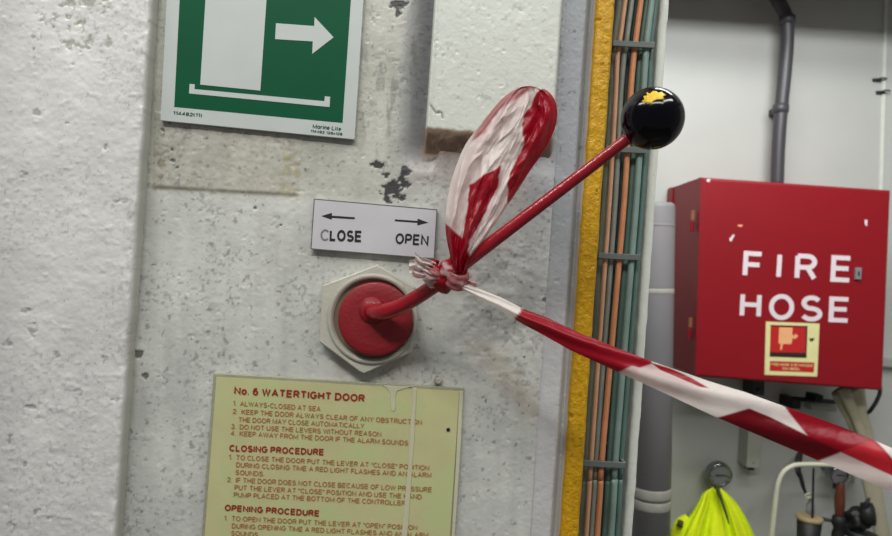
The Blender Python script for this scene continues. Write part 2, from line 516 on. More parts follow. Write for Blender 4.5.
def paint_relief(px, py, seed, big=1.0, fine=1.0):
    h = (fbm(px, py, 60, seed, 3) - 0.5) * 0.0016 * big
    h += (fbm(px, py * 1.1, 12, seed + 20, 3) - 0.5) * 0.0006 * fine
    r = fbm(px, py, 7, seed + 40, 2)
    h += np.clip(r - 0.66, 0, 1) * 0.0016 * fine
    h += (fbm(px, py, 4.5, seed + 60, 2) - 0.5) * 0.00032 * fine
    h -= np.clip(fbm(px, py, 5, seed + 80, 2) - 0.76, 0, 1) * 0.0035
    return h

# --- lower/main sheet
xa = axis(-0.305, W(566, 0, YW).x, pxs, -0.315, W(566, 0, YW).x)
za = axis(-0.36, 0.40, pxs, -1.35, 1.15, 8)
X, Z = np.meshgrid(xa, za)
PX, PY = to_px(X, YW, Z)
h = paint_relief(PX, PY, 11, 0.8, 0.8)
rough_zone = sstep(440, 470, PX) * sstep(225, 250, PY) * sstep(420, 330, PY)
h += rough_zone * (fbm(PX, PY * 1.2, 14, 75, 3) - 0.5) * 0.003
old = softpoly(PX, PY, [(155, 112), (303, 126), (298, 195), (154, 187)], 1.6)
h += old * 0.0008
h += old * (fbm(PX, PY, 5, 90, 2) - 0.5) * 0.0007
gx = PX - (100 - PY) * ST
groove = sstep(398, 430, gx) * sstep(444, 434, gx) * sstep(176, 140, PY)
h -= groove * 0.016
chips = [(378, 166, 7, 4), (386, 176, 6, 7), (392, 188, 12, 8), (396, 198, 11, 5), (408, 171, 6, 6), (404, 184, 5, 7), (400, 5, 7, 4), (397, 12, 3, 5)]
CH = blobs(PX, PY, chips, 5, 6)
h -= CH * 0.0006
dents = [(137.5, 354, 6, 5), (145, 376, 4, 4), (173, 161, 3, 2), (177, 168, 3, 2), (172, 150, 2, 2), (163, 130, 2.2, 2.2), (255, 208, 2, 2), (281, 225, 2.5, 2), (548, 415, 3, 2.5), (545, 300, 3, 3)]
DN = blobs(PX, PY, dents, 8, 3)
h -= DN * 0.001
base = np.array(s2l((184, 186, 181)))
C = np.ones(X.shape + (3,)) * base
# pale whiter coat below the old sign patch, greener upper part
up_m = sstep(195, 185, PY + (PX - 155) * -0.06)
C = mixc(C, (172, 173, 163), up_m * sstep(425, 400, PX) * 0.9)
C = mixc(C, (170, 168, 158), old * 0.8)
C = mixc(C, (150, 147, 134), old * sstep(0.55, 0.75, fbm(PX, PY, 7, 31, 4)) * 0.5)
edge = pdist(PX, PY, [(154, 187), (297, 195), (297, 195.1), (154, 187.1)])
C = mixc(C, (132, 130, 118), sstep(4, 0.5, edge) * (0.5 + 0.5 * fbm(PX, PY, 12, 66, 3)))  # shade under the patch's raised lower edge, painted as a dark line
C = mixc(C, (158, 152, 118), softpoly(PX, PY, [(283, 150), (302, 152), (299, 196), (281, 194)], 3) * sstep(0.35, 0.6, fbm(PX, PY, 6, 45, 3)) * 0.7)
C = mixc(C, (128, 120, 100), softpoly(PX, PY, [(155, 152), (170, 154), (168, 187), (155, 186)], 5) * sstep(0.45, 0.6, fbm(PX, PY, 6, 46, 3)) * 0.8)
# gutter beside the doubler plate: shade painted in grey, then streaks of grime
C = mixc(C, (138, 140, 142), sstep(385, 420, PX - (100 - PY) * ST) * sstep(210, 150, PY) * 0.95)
C = mixc(C, (120, 122, 116), sstep(0.60, 0.72, fbm(PX * 3, PY * 0.7, 26, 33, 4)) * sstep(355, 370, PX) * sstep(200, 120, PY) * 0.6)
C = mixc(C, (132, 114, 100), softpoly(PX, PY, [(424, 128), (566, 138), (558, 166), (422, 154)], 7))
C = mixc(C, (158, 146, 136), softpoly(PX, PY, [(415, 150), (560, 160), (555, 215), (410, 180)], 14) * 0.45)
C = mixc(C, (174, 160, 142), softpoly(PX, PY, [(470, 345), (500, 350), (548, 410), (530, 420)], 14) * 0.5)
C = mixc(C, (152, 138, 130), softpoly(PX, PY, [(340, 352), (420, 350), (412, 384), (330, 378)], 10) * 0.45)  # soft cast shadow of the hexagonal flange, painted into the wall colour
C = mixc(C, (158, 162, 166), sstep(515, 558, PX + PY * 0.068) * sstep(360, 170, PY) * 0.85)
sp = fbm(PX, PY, 5.5, 77, 3)
C = mixc(C, (126, 126, 122), sstep(0.74, 0.80, sp) * 0.7)
sp2 = fbm(PX, PY * 1.1, 4.2, 177, 2)
C = mixc(C, (92, 92, 88), sstep(0.86, 0.92, sp2) * 0.8)
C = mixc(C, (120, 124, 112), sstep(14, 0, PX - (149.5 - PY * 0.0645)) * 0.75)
C = C * (1 + 0.34 * (fbm(PX, PY * 0.8, 38, 901, 4) - 0.5) + 0.22 * (fbm(PX * 2.2, PY * 0.25, 18, 911, 3) - 0.5))[..., None]
C = C * (1 - 0.30 * sstep(0.62, 0.74, fbm(PX, PY, 3.0, 921, 2)) * sstep(0.42, 0.62, fbm(PX, PY, 45, 931, 2)))[..., None]
C = mixc(C, (46, 46, 48), CH * 0.95)
C = mixc(C, (80, 80, 76), DN * 0.85)
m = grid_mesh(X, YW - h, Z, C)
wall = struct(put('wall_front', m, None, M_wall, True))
# the metal behind the paint gives the bulkhead a real thickness
struct(put('wall_core', box((-0.32, YW + 0.03, -1.35), (W(566, 0, YW).x + 0.02, YW + 0.06, 1.15)), None, M_dark))

# --- doubler plate with the thick coat, upper right of the exit sign
YD = 0.586
x0 = W(431, 40, YD).x; x1 = W(562, 40, YD).x; zb = W(500, 132, YD).z
xs = np.linspace(x0, x1, 130)
zs = axis(zb - 0.024, 0.40, pxs, zb - 0.024, 1.15, 6)
X, Z = np.meshgrid(xs, zs)
PX, PY = to_px(X, YD, Z)
h = paint_relief(PX, PY, 205, 0.6, 0.55)
h += 0.0018 * np.clip(1 - (X - x0) / 0.006, 0, 1)                      # bead along the left edge
crack = pdist(PX, PY, [(431, 106), (436, 113), (441, 112), (443, 118), (443, 118.1), (441, 112.1), (436, 113.1)])
h -= sstep(1.2, 0.3, crack) * 0.0012
Yg = YD - h
rag = (fbm(X / S, Z / S, 10, 301, 3) - 0.5) * 0.004
dz = Z - (zb + rag * 1.0)
roll = np.clip(1 - dz / 0.011, 0, 1)
roll = np.clip(1 - dz / 0.004, 0, 1)
dn = np.clip(-dz / 0.022, 0, 1)
Yg += (1 - np.sqrt(np.clip(1 - np.clip(dn * 1.05, 0, 1) ** 1.4, 0, 1))) * 0.004 + 0.0125 * sstep(0, 1, dn)
ed = np.clip(1 - (x1 - X) / 0.004, 0, 1); Yg += ed ** 2 * 0.012 * (1 - dn)
ed = np.clip(1 - (X - x0) / 0.0025, 0, 1); Yg += ed ** 2 * 0.012 * (1 - dn)
C = np.ones(X.shape + (3,)) * np.array(s2l((194, 198, 190)))
C = mixc(C, (158, 162, 158), sstep(0.72, 0.8, fbm(PX, PY, 6, 208, 3)) * 0.6)
C = mixc(C, (138, 116, 98), sstep(-0.0015, 0.002, -dz + 0.003 * (fbm(PX, PY, 9, 215, 2) - .5)) * 0.95)
C = mixc(C, (84, 66, 54), np.exp(-((dn - 0.32) / 0.16) ** 2) * 0.5 * sstep(0.3, 0.6, fbm(PX * 0.4, PY, 8, 216, 3)) * (dn > 0))
C = mixc(C, (120, 116, 108), sstep(1.2, 0.4, crack) * 0.8)
m = grid_mesh(X, Yg, Z, C)
o = struct(put('trim_1', m, None, M_wall, True))

# --- raised plate at the left, nearest the camera
YL = 0.584
xe = W(132.6, 268, YL).x
flat = axis(-0.56, xe - 0.003, pxs, -1.2, xe - 0.003, 6)
turn = [(xe - 0.003 + 0.003 * math.sin(a), 0.003 * (1 - math.cos(a))) for a in np.linspace(0, math.pi / 2, 7)[1:]]
side = [(xe, d) for d in np.linspace(0.003, 0.02, 9)[1:]]
xa = np.concatenate([flat, [t[0] for t in turn], [s[0] for s in side]])
ya = np.concatenate([np.zeros(len(flat)), [t[1] for t in turn], [s[1] for s in side]])
za = axis(-0.36, 0.40, pxs, -1.35, 1.15, 8)
X, Z = np.meshgrid(xa, za); Yb, _ = np.meshgrid(ya, za)
PX, PY = to_px(X, YL, Z)
h = (fbm(PX, PY, 50, 401, 3) - 0.5) * 0.0015 + (fbm(PX, PY * 1.25, 12, 421, 3) - 0.5) * 0.0009
h += np.clip(fbm(PX, PY * 1.2, 8, 441, 2) - 0.68, 0, 1) * 0.0022 + (fbm(PX, PY, 4.2, 444, 2) - 0.5) * 0.0004
eb = (131 - (PX + (PY - 268) * 0.0645))
h += np.exp(-(eb / 7.0) ** 2) * 0.0010 * (0.1 + 1.9 * fbm(PX, PY * 1.0, 9, 460, 2))
h *= np.clip(1 - Yb / 0.01, 0, 1)
wob = (fbm(PX * 0 + 3, PY, 22, 480, 3) - 0.5) * 0.0022 * sstep(12, 0, eb)
patch = blobs(PX, PY, [(70, 8, 26, 22), (82, 38, 14, 16), (104, 44, 7, 8), (58, 0, 22, 14)], 15, 7)
pdark = patch * sstep(0.45, 0.62, fbm(PX, PY, 7, 404, 3))
h -= pdark * 0.0007
C = np.ones(X.shape + (3,)) * np.array(s2l((200, 200, 198)))
C = mixc(C, (150, 148, 140), pdark * 0.75)
C = mixc(C, (170, 164, 136), pdark * sstep(0.6, 0.7, fbm(PX, PY, 9, 409, 3)) * 0.6)
sp = blobs(PX, PY, [(33, 38, 2, 3), (33, 49, 2.5, 3), (34, 62, 1.5, 5), (38, 114, 5, 4), (67, 124, 3, 2), (106, 147, 2, 3), (24, 176, 4, 4), (120, 201, 8, 2), (32, 330, 5, 7), (7, 344, 5, 4), (27, 310, 8, 2.5), (104, 360, 3, 6), (79, 392, 4, 3), (30, 407, 7, 2.5), (57, 355, 3, 3), (10, 440, 3, 6), (24, 464, 4, 3), (36, 512, 4, 4), (50, 518, 5, 3), (12, 525, 6, 5), (116, 400, 4, 2)], 19, 5)
h -= sp * 0.0006
C = mixc(C, (112, 110, 106), sp * 0.55 * sstep(0.35, 0.55, fbm(PX, PY, 3.2, 499, 2)))
C = mixc(C, (150, 150, 146), sstep(0.80, 0.88, fbm(PX, PY, 6, 477, 3)) * 0.6)
C = C * (1 + 0.22 * (fbm(PX, PY * 0.8, 42, 941, 4) - 0.5))[..., None]
C = C * (1 - 0.22 * sstep(0.64, 0.76, fbm(PX, PY, 3.0, 951, 2)) * sstep(0.45, 0.62, fbm(PX, PY, 45, 961, 2)))[..., None]
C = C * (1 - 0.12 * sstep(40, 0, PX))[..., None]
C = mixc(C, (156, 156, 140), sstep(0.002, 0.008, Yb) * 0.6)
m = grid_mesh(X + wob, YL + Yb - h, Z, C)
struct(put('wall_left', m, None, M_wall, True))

# --- grey upright flat and the yellow edge
YG = 0.601
xg0, xg1 = W(564, 0, YG).x, W(598.5, 0, YG).x
xs = np.linspace(xg0 - 0.004, xg1, 46); zs = axis(-0.36, 0.40, pxs * 1.2, -1.35, 1.15, 8)
X, Z = np.meshgrid(xs, zs); PX, PY = to_px(X, YG, Z)
h = paint_relief(PX, PY, 501, 0.4, 0.6)
tt = (X - xg0) / (xg1 - xg0)
Yg = YG - h + 0.010 * sstep(0.62, 0.86, tt) - 0.008 * sstep(0.86, 1.0, tt)
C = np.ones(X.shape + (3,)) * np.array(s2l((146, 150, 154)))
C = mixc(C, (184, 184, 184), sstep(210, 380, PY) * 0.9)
C = mixc(C, (92, 96, 100), sstep(0.74, 0.80, fbm(PX, PY, 6, 508, 3)) * sstep(360, 150, PY) * 0.7)
C = mixc(C, (186, 176, 164), sstep(0.86, 0.92, tt) * 0.9)
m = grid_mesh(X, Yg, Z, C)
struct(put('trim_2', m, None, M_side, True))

xy0, xy1 = W(597.5, 0, 0.598).x, W(615.5, 0, 0.598).x
zs = axis(-0.36, 0.40, pxs * 1.2, -1.35, 1.15, 8)
prof = [(0, 0.02), (0, 0.003), (0.08, 0.0008), (0.2, 0)] + [(t, 0) for t in np.linspace(0.28, 0.85, 14)] + [(0.93, 0.0008), (1.0, 0.003), (1.0, 0.04)]
tx = np.array([p[0] for p in prof]); ty = np.array([p[1] for p in prof])
X, Z = np.meshgrid(xy0 + tx * (xy1 - xy0), zs); TY, _ = np.meshgrid(ty, zs)
PX, PY = to_px(X, 0.598, Z)
h = (fbm(PX, PY, 6, 601, 3) - 0.5) * 0.0012 + np.clip(fbm(PX, PY, 4, 611, 2) - 0.6, 0, 1) * 0.002
pits = blobs(PX, PY, [(570, 417, 2.3, 3), (564, 463, 2, 5), (598, 20, 3, 3)], 33, 3)
h = h * np.clip(1 - TY / 0.01, 0, 1) - pits * 0.002
X = X + (fbm(PX, PY, 14, 621, 3) - 0.5) * 0.0010
m = grid_mesh(X, 0.598 + TY - h, Z)
struct(put('trim_3', m, None, M_yellow, True))

# thickness of the bulkhead behind cables, and the pale angle bar that closes the opening
struct(put('trim_4', box((xg0, 0.73, -1.35), (0.205, 0.76, 1.15)), None, M_dark))
xw0 = (640 - CX) * 0.695 / F; 
xw0 = W(641.0, 268, 0.695).x; xw1 = W(650.3, 268, 0.695).x
zs = axis(-0.32, 0.32, 0.004, -1.35, 1.15, 8)
prof = [(0, 0.07), (0, 0.002), (0.15, 0.0), (0.5, 0.0), (0.85, 0.0), (1, 0.002), (1.0, 0.07)]
X, Z = np.meshgrid(xw0 + np.array([p[0] for p in prof]) * (xw1 - xw0), zs); TY, _ = np.meshgrid(np.array([p[1] for p in prof]), zs)
X = X + (fbm(X * 0, Z / 0.001, 14, 701, 3) - 0.5) * 0.0018
struct(put('trim_5', grid_mesh(X, 0.693 + TY, Z), None, M_strip, True))

# ------------------------------------------------------------------ far compartment
YB = 2.26
struct(put('wall_back', box((-0.6, YB, -1.35), (2.4, YB + 0.05, 1.5)), None, M_backwall))
xr = W(886.5, 90, YB).x
struct(put('wall_panel_seam', prism([(886, -40), (889.5, -40), (881.5, 250), (878.5, 250)], YB - 0.006, 0.008, 0.002), None, M_strip))
struct(put('floor', box((-1.2, -0.8, -1.42), (2.4, YB, -1.35)), None, M_floor))
struct(put('ceiling', box((-0.6, 0.76, 1.5), (2.4, YB + 0.05, 1.56)), None, M_backwall))
struct(put('wall_right', box((2.4, 0.76, -1.35), (2.45, YB + 0.05, 1.5)), None, M_backwall))
# unseen beam above the back wall, added to throw shade along its top
struct(put('shade_beam', box((-0.5, YB - 0.34, 0.935), (2.3, YB - 0.30, 1.5), 0.004), None, M_backwall))
struct(put('baseboard_back', box((-0.6, YB - 0.012, -1.35), (2.4, YB, -1.25), 0.003), None, M_dark))

# ------------------------------------------------------------------ exit sign
def smallprint(parent, name, mt, rows, Y, bold=0.14, thick=0.00015):
    for s, a, b, c in rows:
        put(name, text_on(s, a, b, c, Y, bold, thick), parent, mt)

YS = 0.5955
def lp(a, b, t): return (a[0] + (b[0] - a[0]) * t, a[1] + (b[1] - a[1]) * t)
sg = thing('exit_sign', 'green and white emergency exit sign with door and right-pointing arrow at top left', 'sign', W(262, 40, YW - 0.004))
put('sign_board', prism([(170.5, -80), (367.8, -66), (354.5, 139.5), (160.2, 120.4)], YS - 0.0012, 0.004, 0.0004), sg, M_signgrey)
yf = YS - 0.0014
put('green_field', prism([(183, -66), (354.5, -54), (342.5, 122.8), (174.2, 106.8)], yf, 0.0006), sg, M_signgreen)
yf -= 0.0003
put('door_symbol', prism([(208.5, -50), (269.5, -45), (260.3, 90.6), (200.2, 84.6)], yf, 0.0004), sg, M_signgrey)
put('threshold_symbol', prism([(189.6, 83.8), (194.8, 84.3), (194.4, 89.1), (324.4, 101.2), (324.8, 96.3), (330.2, 96.8), (329.5, 107), (189.0, 93.4)], yf, 0.0004), sg, M_signgrey)
put('arrow', prism([(275.9, 23.2), (314.2, 26), (314.6, 17), (333.6, 37.3), (312.2, 53.8), (312.8, 41.4), (275.1, 39.1)], yf, 0.0004), sg, M_signgrey)
smallprint(sg, 'code_print', M_signgreen, [('114482(11)', (173.2, 114.6), (201.8, 117.2), 3.6), ('Marine Lite', (312.5, 128.2), (341.2, 131.0), 4.2), ('114482 128x128', (310.6, 132.2), (342.2, 135.4), 2.6)], YS - 0.0014, 0.17)

# ------------------------------------------------------------------ CLOSE / OPEN plate
YP = 0.5965
pl = thing('lever_direction_plate', 'small white plate with arrows reading close and open above the red hub', 'sign', W(374, 228, YW - 0.003))
put('plate', prism([(313.8, 198.6), (437.3, 209.3), (434.6, 259.0), (310.6, 249.2)], YP - 0.002, 0.004, 0.0004), pl, M_plate)
yp = YP - 0.0022
def inset(P, k):
    c_ = (sum(p[0] for p in P) / 4, sum(p[1] for p in P) / 4)
    return [(c_[0] + (p[0] - c_[0]) * (1 - k / abs(p[0] - c_[0])), c_[1] + (p[1] - c_[1]) * (1 - k / abs(p[1] - c_[1]))) for p in P]
po = [(313.8, 198.6), (437.3, 209.3), (434.6, 259.0), (310.6, 249.2)]; pi_ = inset(po, 0.9)
for k in range(4):
    put('edge_line', prism([po[k], po[(k + 1) % 4], pi_[(k + 1) % 4], pi_[k]], YP - 0.0021, 0.0003), pl, M_signedge)
for w_, a_, b_, c_, bo in (('LOSE', (329.5, 241.0), (360.8, 242.3), 11.6, .22), ('OPEN', (395.2, 243.9), (428.2, 246.0), 11.0, .20)):
    put('lettering', text_on(w_, a_, b_, c_, yp, bo), pl, M_black)
put('letter', text_on('C', (320.2, 240.5), (328.2, 241), 11.6, yp, 0.15), pl, M_faded)['label'] = 'worn first letter'
put('arrow', prism([(321.3, 216), (332, 212.8), (331.8, 215.6), (354.8, 217.2), (354.7, 219.2), (331.8, 217.8), (331.5, 219.6)], yp, 0.0003), pl, M_black)
put('arrow', prism([(428.4, 222.6), (417.6, 218.6), (417.6, 220.9), (395, 219.3), (394.9, 221.2), (417.5, 222.8), (417.2, 225.4)], yp, 0.0003), pl, M_black)

# ------------------------------------------------------------------ hexagonal flange, lever
hexc = (367.2, 320)
nut = thing('hexagonal_flange', 'hexagonal off-white painted flange nut around the red hub', 'flange', W(hexc[0], hexc[1], YW))
hp = [(377, 264.5), (415.0, 287), (411.6, 352.6), (363, 374.6), (319, 342), (322, 285.5)]
YH = 0.588
P = [W(x, y, YH) for x, y in hp]
c0 = sum(P, Vector()) / 6
bm = bmesh.new()
N = 72
def hexr(a):
    best = 1e9
    d = Vector((math.cos(a), 0, math.sin(a)))
    for i in range(6):
        A, B = P[i] - c0, P[(i + 1) % 6] - c0
        n = Vector((-(B - A).z, 0, (B - A).x))
        den = d.dot(n)
        if abs(den) > 1e-9:
            t = A.dot(n) / den
            if t > 0: best = min(best, t)
    return best
angs = sorted(set([2 * math.pi * i / N for i in range(N)] + [math.atan2((p - c0).z, (p - c0).x) % (2 * math.pi) for p in P]))
cc = W(372.6, 319.0, YH)
off = cc - c0
rings = []
for (kind, r, y) in [('h', 0.0, 0.016), ('h', 0.0, 0.001), ('h', 0.0012, 0.0), ('c', 44.5 * S, 0.0), ('c', 42.5 * S, 0.0012), ('c', 40 * S, 0.002), ('c', 38.5 * S, 0.012)]:
    ring = []
    for a in angs:
        if kind == 'h':
            rr = hexr(a) - r
            rr = min(rr, 54.6 * S - r * 0.5 + (0 if y > 0 else -0.0))
            p = c0 + Vector((math.cos(a) * rr, 0, math.sin(a) * rr))
        else:
            p = c0 + off + Vector((math.cos(a) * r, 0, math.sin(a) * r))
        ring.append(bm.verts.new((p.x, YH + y, p.z)))
    rings.append(ring)
for i in range(len(rings) - 1):
    for k in range(len(angs)):
        k2 = (k + 1) % len(angs)
        bm.faces.new((rings[i][k], rings[i][k2], rings[i + 1][k2], rings[i + 1][k]))
bmesh.ops.recalc_face_normals(bm, faces=bm.faces)
me = bpy.data.meshes.new('m'); bm.to_mesh(me); bm.free()
put('nut_body', me, nut, M_nut)
put('retaining_ring', lathe([(44.6 * S, 0.004), (44.8 * S, 0.0), (44.0 * S, -0.0016), (41.8 * S, -0.0018), (39.6 * S, -0.0010), (38.8 * S, 0.004)], Vector((cc.x, YH, cc.z)), (0, 1, 0), 64), nut, M_ring, True)
put('socket', lathe([(39.5 * S, 0.003), (39.5 * S, 0.006), (1e-4, 0.006)], Vector((cc.x, YH, cc.z)), (0, 1, 0), 48), nut, M_blackgap)

lv = thing('control_lever', 'red lever rod with glossy black ball knob rising from a red round hub', 'lever', W(375, 318, 0.59))
hc = W(375, 319.3, 0.580)
put('hub', lathe([(36.6 * S * .966, 0.015), (37.3 * S * .966, 0.002), (36.8 * S * .966, 0.0008), (35.2 * S * .962, 0.0), (26 * S * .962, -0.0004), (1e-4, -0.0006)], Vector(hc), (0, 1, 0), 64), lv, M_hubred, True)
put('weld', lathe([(15 * S, 0.0012), (12.5 * S, -0.0012), (10 * S, -0.003), (7.5 * S, -0.0048), (1e-4, -0.0056)], W(371, 310.5, 0.580), (0.12, 1, 0.0), 32), lv, M_hubred, True)
rod = [W(371.5, 311, 0.579), W(376, 312.2, 0.572), W(386, 311.3, 0.563), W(404, 304.5, 0.554), W(433, 286.8, 0.542), W(476, 254.5, 0.530), W(530, 213.3, 0.517), W(580, 175.2, 0.505), W(634, 133.8, 0.492)]
rr = [8 * S, 7.9 * S, 7.8 * S, 7.6 * S * .94, 7.3 * S * .93, 6.7 * S * .9, 6.3 * S * .87, 6.0 * S * .85, 5.8 * S * .83]
put('rod', tube(rod, rr, 24, 6), lv, M_rodred, True)
bc = W(652.4, 118.5, 0.487); br = 30.9 * 0.487 / F
bm = bmesh.new(); bmesh.ops.create_uvsphere(bm, u_segments=64, v_segments=40, radius=br)
for v in bm.verts: v.co += bc
me = bpy.data.meshes.new('m'); bm.to_mesh(me); bm.free()
kn = put('ball_knob', me, lv, M_ball, True)
dirr = (W(634, 133.8, 0.492) - bc).normalized()
put('knob_collar', lathe([(6.6 * S * .8, br * 0.93), (7.2 * S * .8, br * 0.99), (6.9 * S * .8, br * 1.05), (5.6 * S * .8, br * 1.06)], bc, dirr, 24), lv, M_rodred, True)
# flaked yellow patch on the knob
chip = [(641.5, 101), (644.5, 100), (643.5, 96.5), (647, 96), (646.5, 92.5), (650, 94), (653, 91.3), (656.5, 91.6), (658, 93.2), (661.5, 92.0), (666, 95.2), (663, 96.5), (664.5, 99.5), (660, 99.6), (656.5, 100.0), (653, 101.5), (650.5, 104.5), (647.5, 102.6), (645.5, 103.8)]
def on_ball(px, py, k=1.012):
    d = W(px, py, 1.0).normalized()
    b = d.dot(bc); disc = b * b - (bc.dot(bc) - br * br)
    disc = max(disc, 0)
    p = d * (b - math.sqrt(disc))
    return bc + (p - bc) * k
bm = bmesh.new()
cxp = sum(p[0] for p in chip) / len(chip); cyp = sum(p[1] for p in chip) / len(chip)
rings = []
for s_ in (1.0, 0.97, 0.6, 0.3):
    rings.append([bm.verts.new(on_ball(cxp + (x - cxp) * s_, cyp + (y - cyp) * s_, 0.996 if s_ == 1.0 else 1.02)) for x, y in chip])
cv = bm.verts.new(on_ball(cxp, cyp, 1.02))
n = len(chip)
for i in range(3):
    for k in range(n):
        bm.faces.new((rings[i][k], rings[i][(k + 1) % n], rings[i + 1][(k + 1) % n], rings[i + 1][k]))
for k in range(n): bm.faces.new((rings[3][k], rings[3][(k + 1) % n], cv))
bmesh.ops.recalc_face_normals(bm, faces=bm.faces)
me = bpy.data.meshes.new('m'); bm.to_mesh(me); bm.free()
put('paint_patch', me, kn, M_chip, True)['label'] = 'flaked yellow patch'

# ------------------------------------------------------------------ instruction panel
ip = thing('instruction_panel', 'yellowed laminated notice headed No. 6 watertight door', 'notice', W(330, 460, YW - 0.004))
put('backing', prism([(213.4, 373.4), (463.8, 388.0), (447, 640), (195, 622)], 0.5955, 0.0045, 0.0006), ip, M_border)
put('notice_sheet', prism([(216.4, 377.0), (459.5, 391.3), (443.5, 632), (198.6, 616)], 0.5948, 0.0012), ip, M_panel)
yi = 0.5944
smallprint(ip, 'heading', M_redprint, [('No. 6 WATERTIGHT DOOR', (234.0, 394.2), (364.4, 402.0), 7.6), ('CLOSING PROCEDURE', (229.2, 451.2), (323.2, 455.4), 6.6), ('OPENING PROCEDURE', (224.6, 510.8), (318.6, 516.6), 6.4)], yi, 0.22)
c = 4.9
def q(x, y): return (190 + x / 3.045, 360 + y / 3.045)
rows = [('1.  ALWAYS-CLOSED AT SEA', q(131, 138), q(397, 156)), ('2.  KEEP THE DOOR ALWAYS CLEAR OF ANY OBSTRUCTION', q(129, 163), q(706, 197)),
        ('THE DOOR MAY CLOSE AUTOMATICALLY', q(148, 188), q(530, 208)), ('3.  DO NOT USE THE LEVERS WITHOUT REASON', q(125, 209), q(582, 233)),
        ('4.  KEEP AWAY FROM THE DOOR IF THE ALARM SOUNDS', q(123, 229), q(664, 260)),
        ('1.  TO CLOSE THE DOOR PUT THE LEVER AT "CLOSE" POSITION', q(118, 302), q(728, 336)),
        ('DURING CLOSING TIME A RED LIGHT FLASHES AND AN ALARM', q(140, 326), q(735, 358)), ('SOUNDS.', q(138, 349), q(225, 354)),
        ('2.  IF THE DOOR DOES NOT CLOSE BECAUSE OF LOW PRESSURE', q(112, 371), q(735, 402)),
        ('PUT THE LEVER AT "CLOSE" POSITION AND USE THE HAND', q(135, 395), q(705, 424)),
        ('PUMP PLACED AT THE BOTTOM OF THE CONTROLLER', q(133, 417), q(655, 443)),
        ('1.  TO OPEN THE DOOR PUT THE LEVER AT "OPEN" POSITION', q(104, 488), q(692, 518)),
        ('DURING OPENING TIME A RED LIGHT FLASHES AND AN ALARM', q(127, 512), q(725, 541)), ('SOUNDS.', q(125, 534), q(210, 540))]
smallprint(ip, 'body_text', M_brownprint, [(s, a, b, c) for s, a, b in rows], yi, 0.15)
def strip_px(pts, ws, Y, depth, seed=1):
    r = random.Random(seed); L_, R_ = [], []
    for (x, y), w in zip(pts, ws):
        L_.append((x - w / 2 + r.uniform(-.3, .3), y)); R_.append((x + w / 2 + r.uniform(-.3, .3), y))
    return prism(L_ + R_[::-1], Y, depth, 0.0002, 1)
put('paint_drip', strip_px([(414.8, 388), (414.6, 400), (413, 420), (411.8, 440), (410.5, 460), (409.2, 480), (407.6, 500), (405.6, 520), (403.6, 545), (399, 600)], [4.2, 3.4, 4, 4.6, 4, 4.8, 5, 5.4, 5, 5], 0.5942, 0.001, 4), ip, M_drip)
put('paint_drip', prism([(383, 385.2), (397, 386.6), (412, 386.8), (404, 388.6), (397, 391), (395.2, 396), (395.5, 408), (393.6, 412), (391.4, 410), (390.8, 402), (390.2, 393), (387.6, 389)], 0.5942, 0.001, 0.0002, 1), ip, M_drip)
put('rim_smear', prism([(459.6, 391), (463.2, 391.4), (461, 440), (458.5, 480), (455.8, 520), (452.2, 570), (450, 570), (452.6, 520), (455.6, 470), (457.6, 430)], 0.5942, 0.0012, 0.0002, 1), ip, M_drip)
put('pinhole', lathe([(1.9 * S, 0.0004), (1.9 * S, 0), (1e-4, 0)], W(448.3, 429.8, 0.5942), (0, 1, 0), 12), ip, M_black)
st = put('screw_stud', lathe([(4.0 * S, 0.006), (4.0 * S, 0.002), (3.2 * S, 0.0004), (1.6 * S, 0.0), (1e-4, 0.001)], W(438.4, 381, 0.594), (0, 1, 0), 16), None, M_ring, True)
tag(st, 'tiny dull steel stud in the wall above the notice top edge', 'stud')

# ------------------------------------------------------------------ barrier tape
RED = np.array(s2l((166, 8, 36))); WHT = np.array(s2l((238, 232, 228)))
def interp_poly(P, t):
    P = np.array(crom([np.array(p, float) for p in P], 8)); d = np.r_[0, np.cumsum(np.hypot(*np.diff(P, axis=0)[:, :2].T))]; d /= d[-1]
    return np.stack([np.interp(t, d, P[:, k]) for k in range(P.shape[1])], -1)
def WV(px, py, Y):
    u = (px - CX) * Y / F; v = -(py - CY) * Y / F
    return u * CT - v * ST, Y, u * ST + v * CT
tape = thing('barrier_tape', 'red and white striped barrier tape knotted round the lever and trailing right', 'barrier tape', W(452, 275, 0.53))
# loop: two skins joined along both sides and over the top
nv, nt = 170, 150
v = np.linspace(0, 1, nv); 
Lp = interp_poly([(455, 272), (450, 255), (445.5, 229), (447.5, 197), (455, 169), (465.5, 144.5), (481, 124), (492, 110), (504, 97), (519, 87.5), (531, 86)], v)
Rp = interp_poly([(464, 272), (470, 257), (485, 238.5), (508.4, 204), (519, 188), (530, 171), (547.6, 145), (556.5, 122), (556, 103), (547, 90.5), (531, 86)], v)
t = np.linspace(0, 1, nt)
T_, V_ = np.meshgrid(t, v)
PX = Lp[:, None, 0] * (1 - T_) + Rp[:, None, 0] * T_
PY = Lp[:, None, 1] * (1 - T_) + Rp[:, None, 1] * T_
ctr = 0.522 + 0.014 * np.sin(v * 2.6)[:, None]
prof = np.sqrt(np.clip(1 - (2 * T_ - 1) ** 2, 0, 1))
thk = 0.003 + 0.009 * np.sin(np.clip(v, 0, 1) ** 0.8 * math.pi * 0.75)[:, None]
thk = thk * np.sqrt(np.clip(1 - v[:, None] ** 8, 0, 1)) + 0.0005
gath = np.clip(1.15 - 0.75 * V_, 0.25, 1)
fold = 0.0030 * gath * (np.sin(T_ * 17 + 2.0 * V_ + 2.2 * noise2(T_ * 3, V_ * 3, 1, 5)) + 0.6 * np.sin(T_ * 31 - 5 * V_ + 3 * noise2(T_ * 2, V_ * 4, 1, 8)))
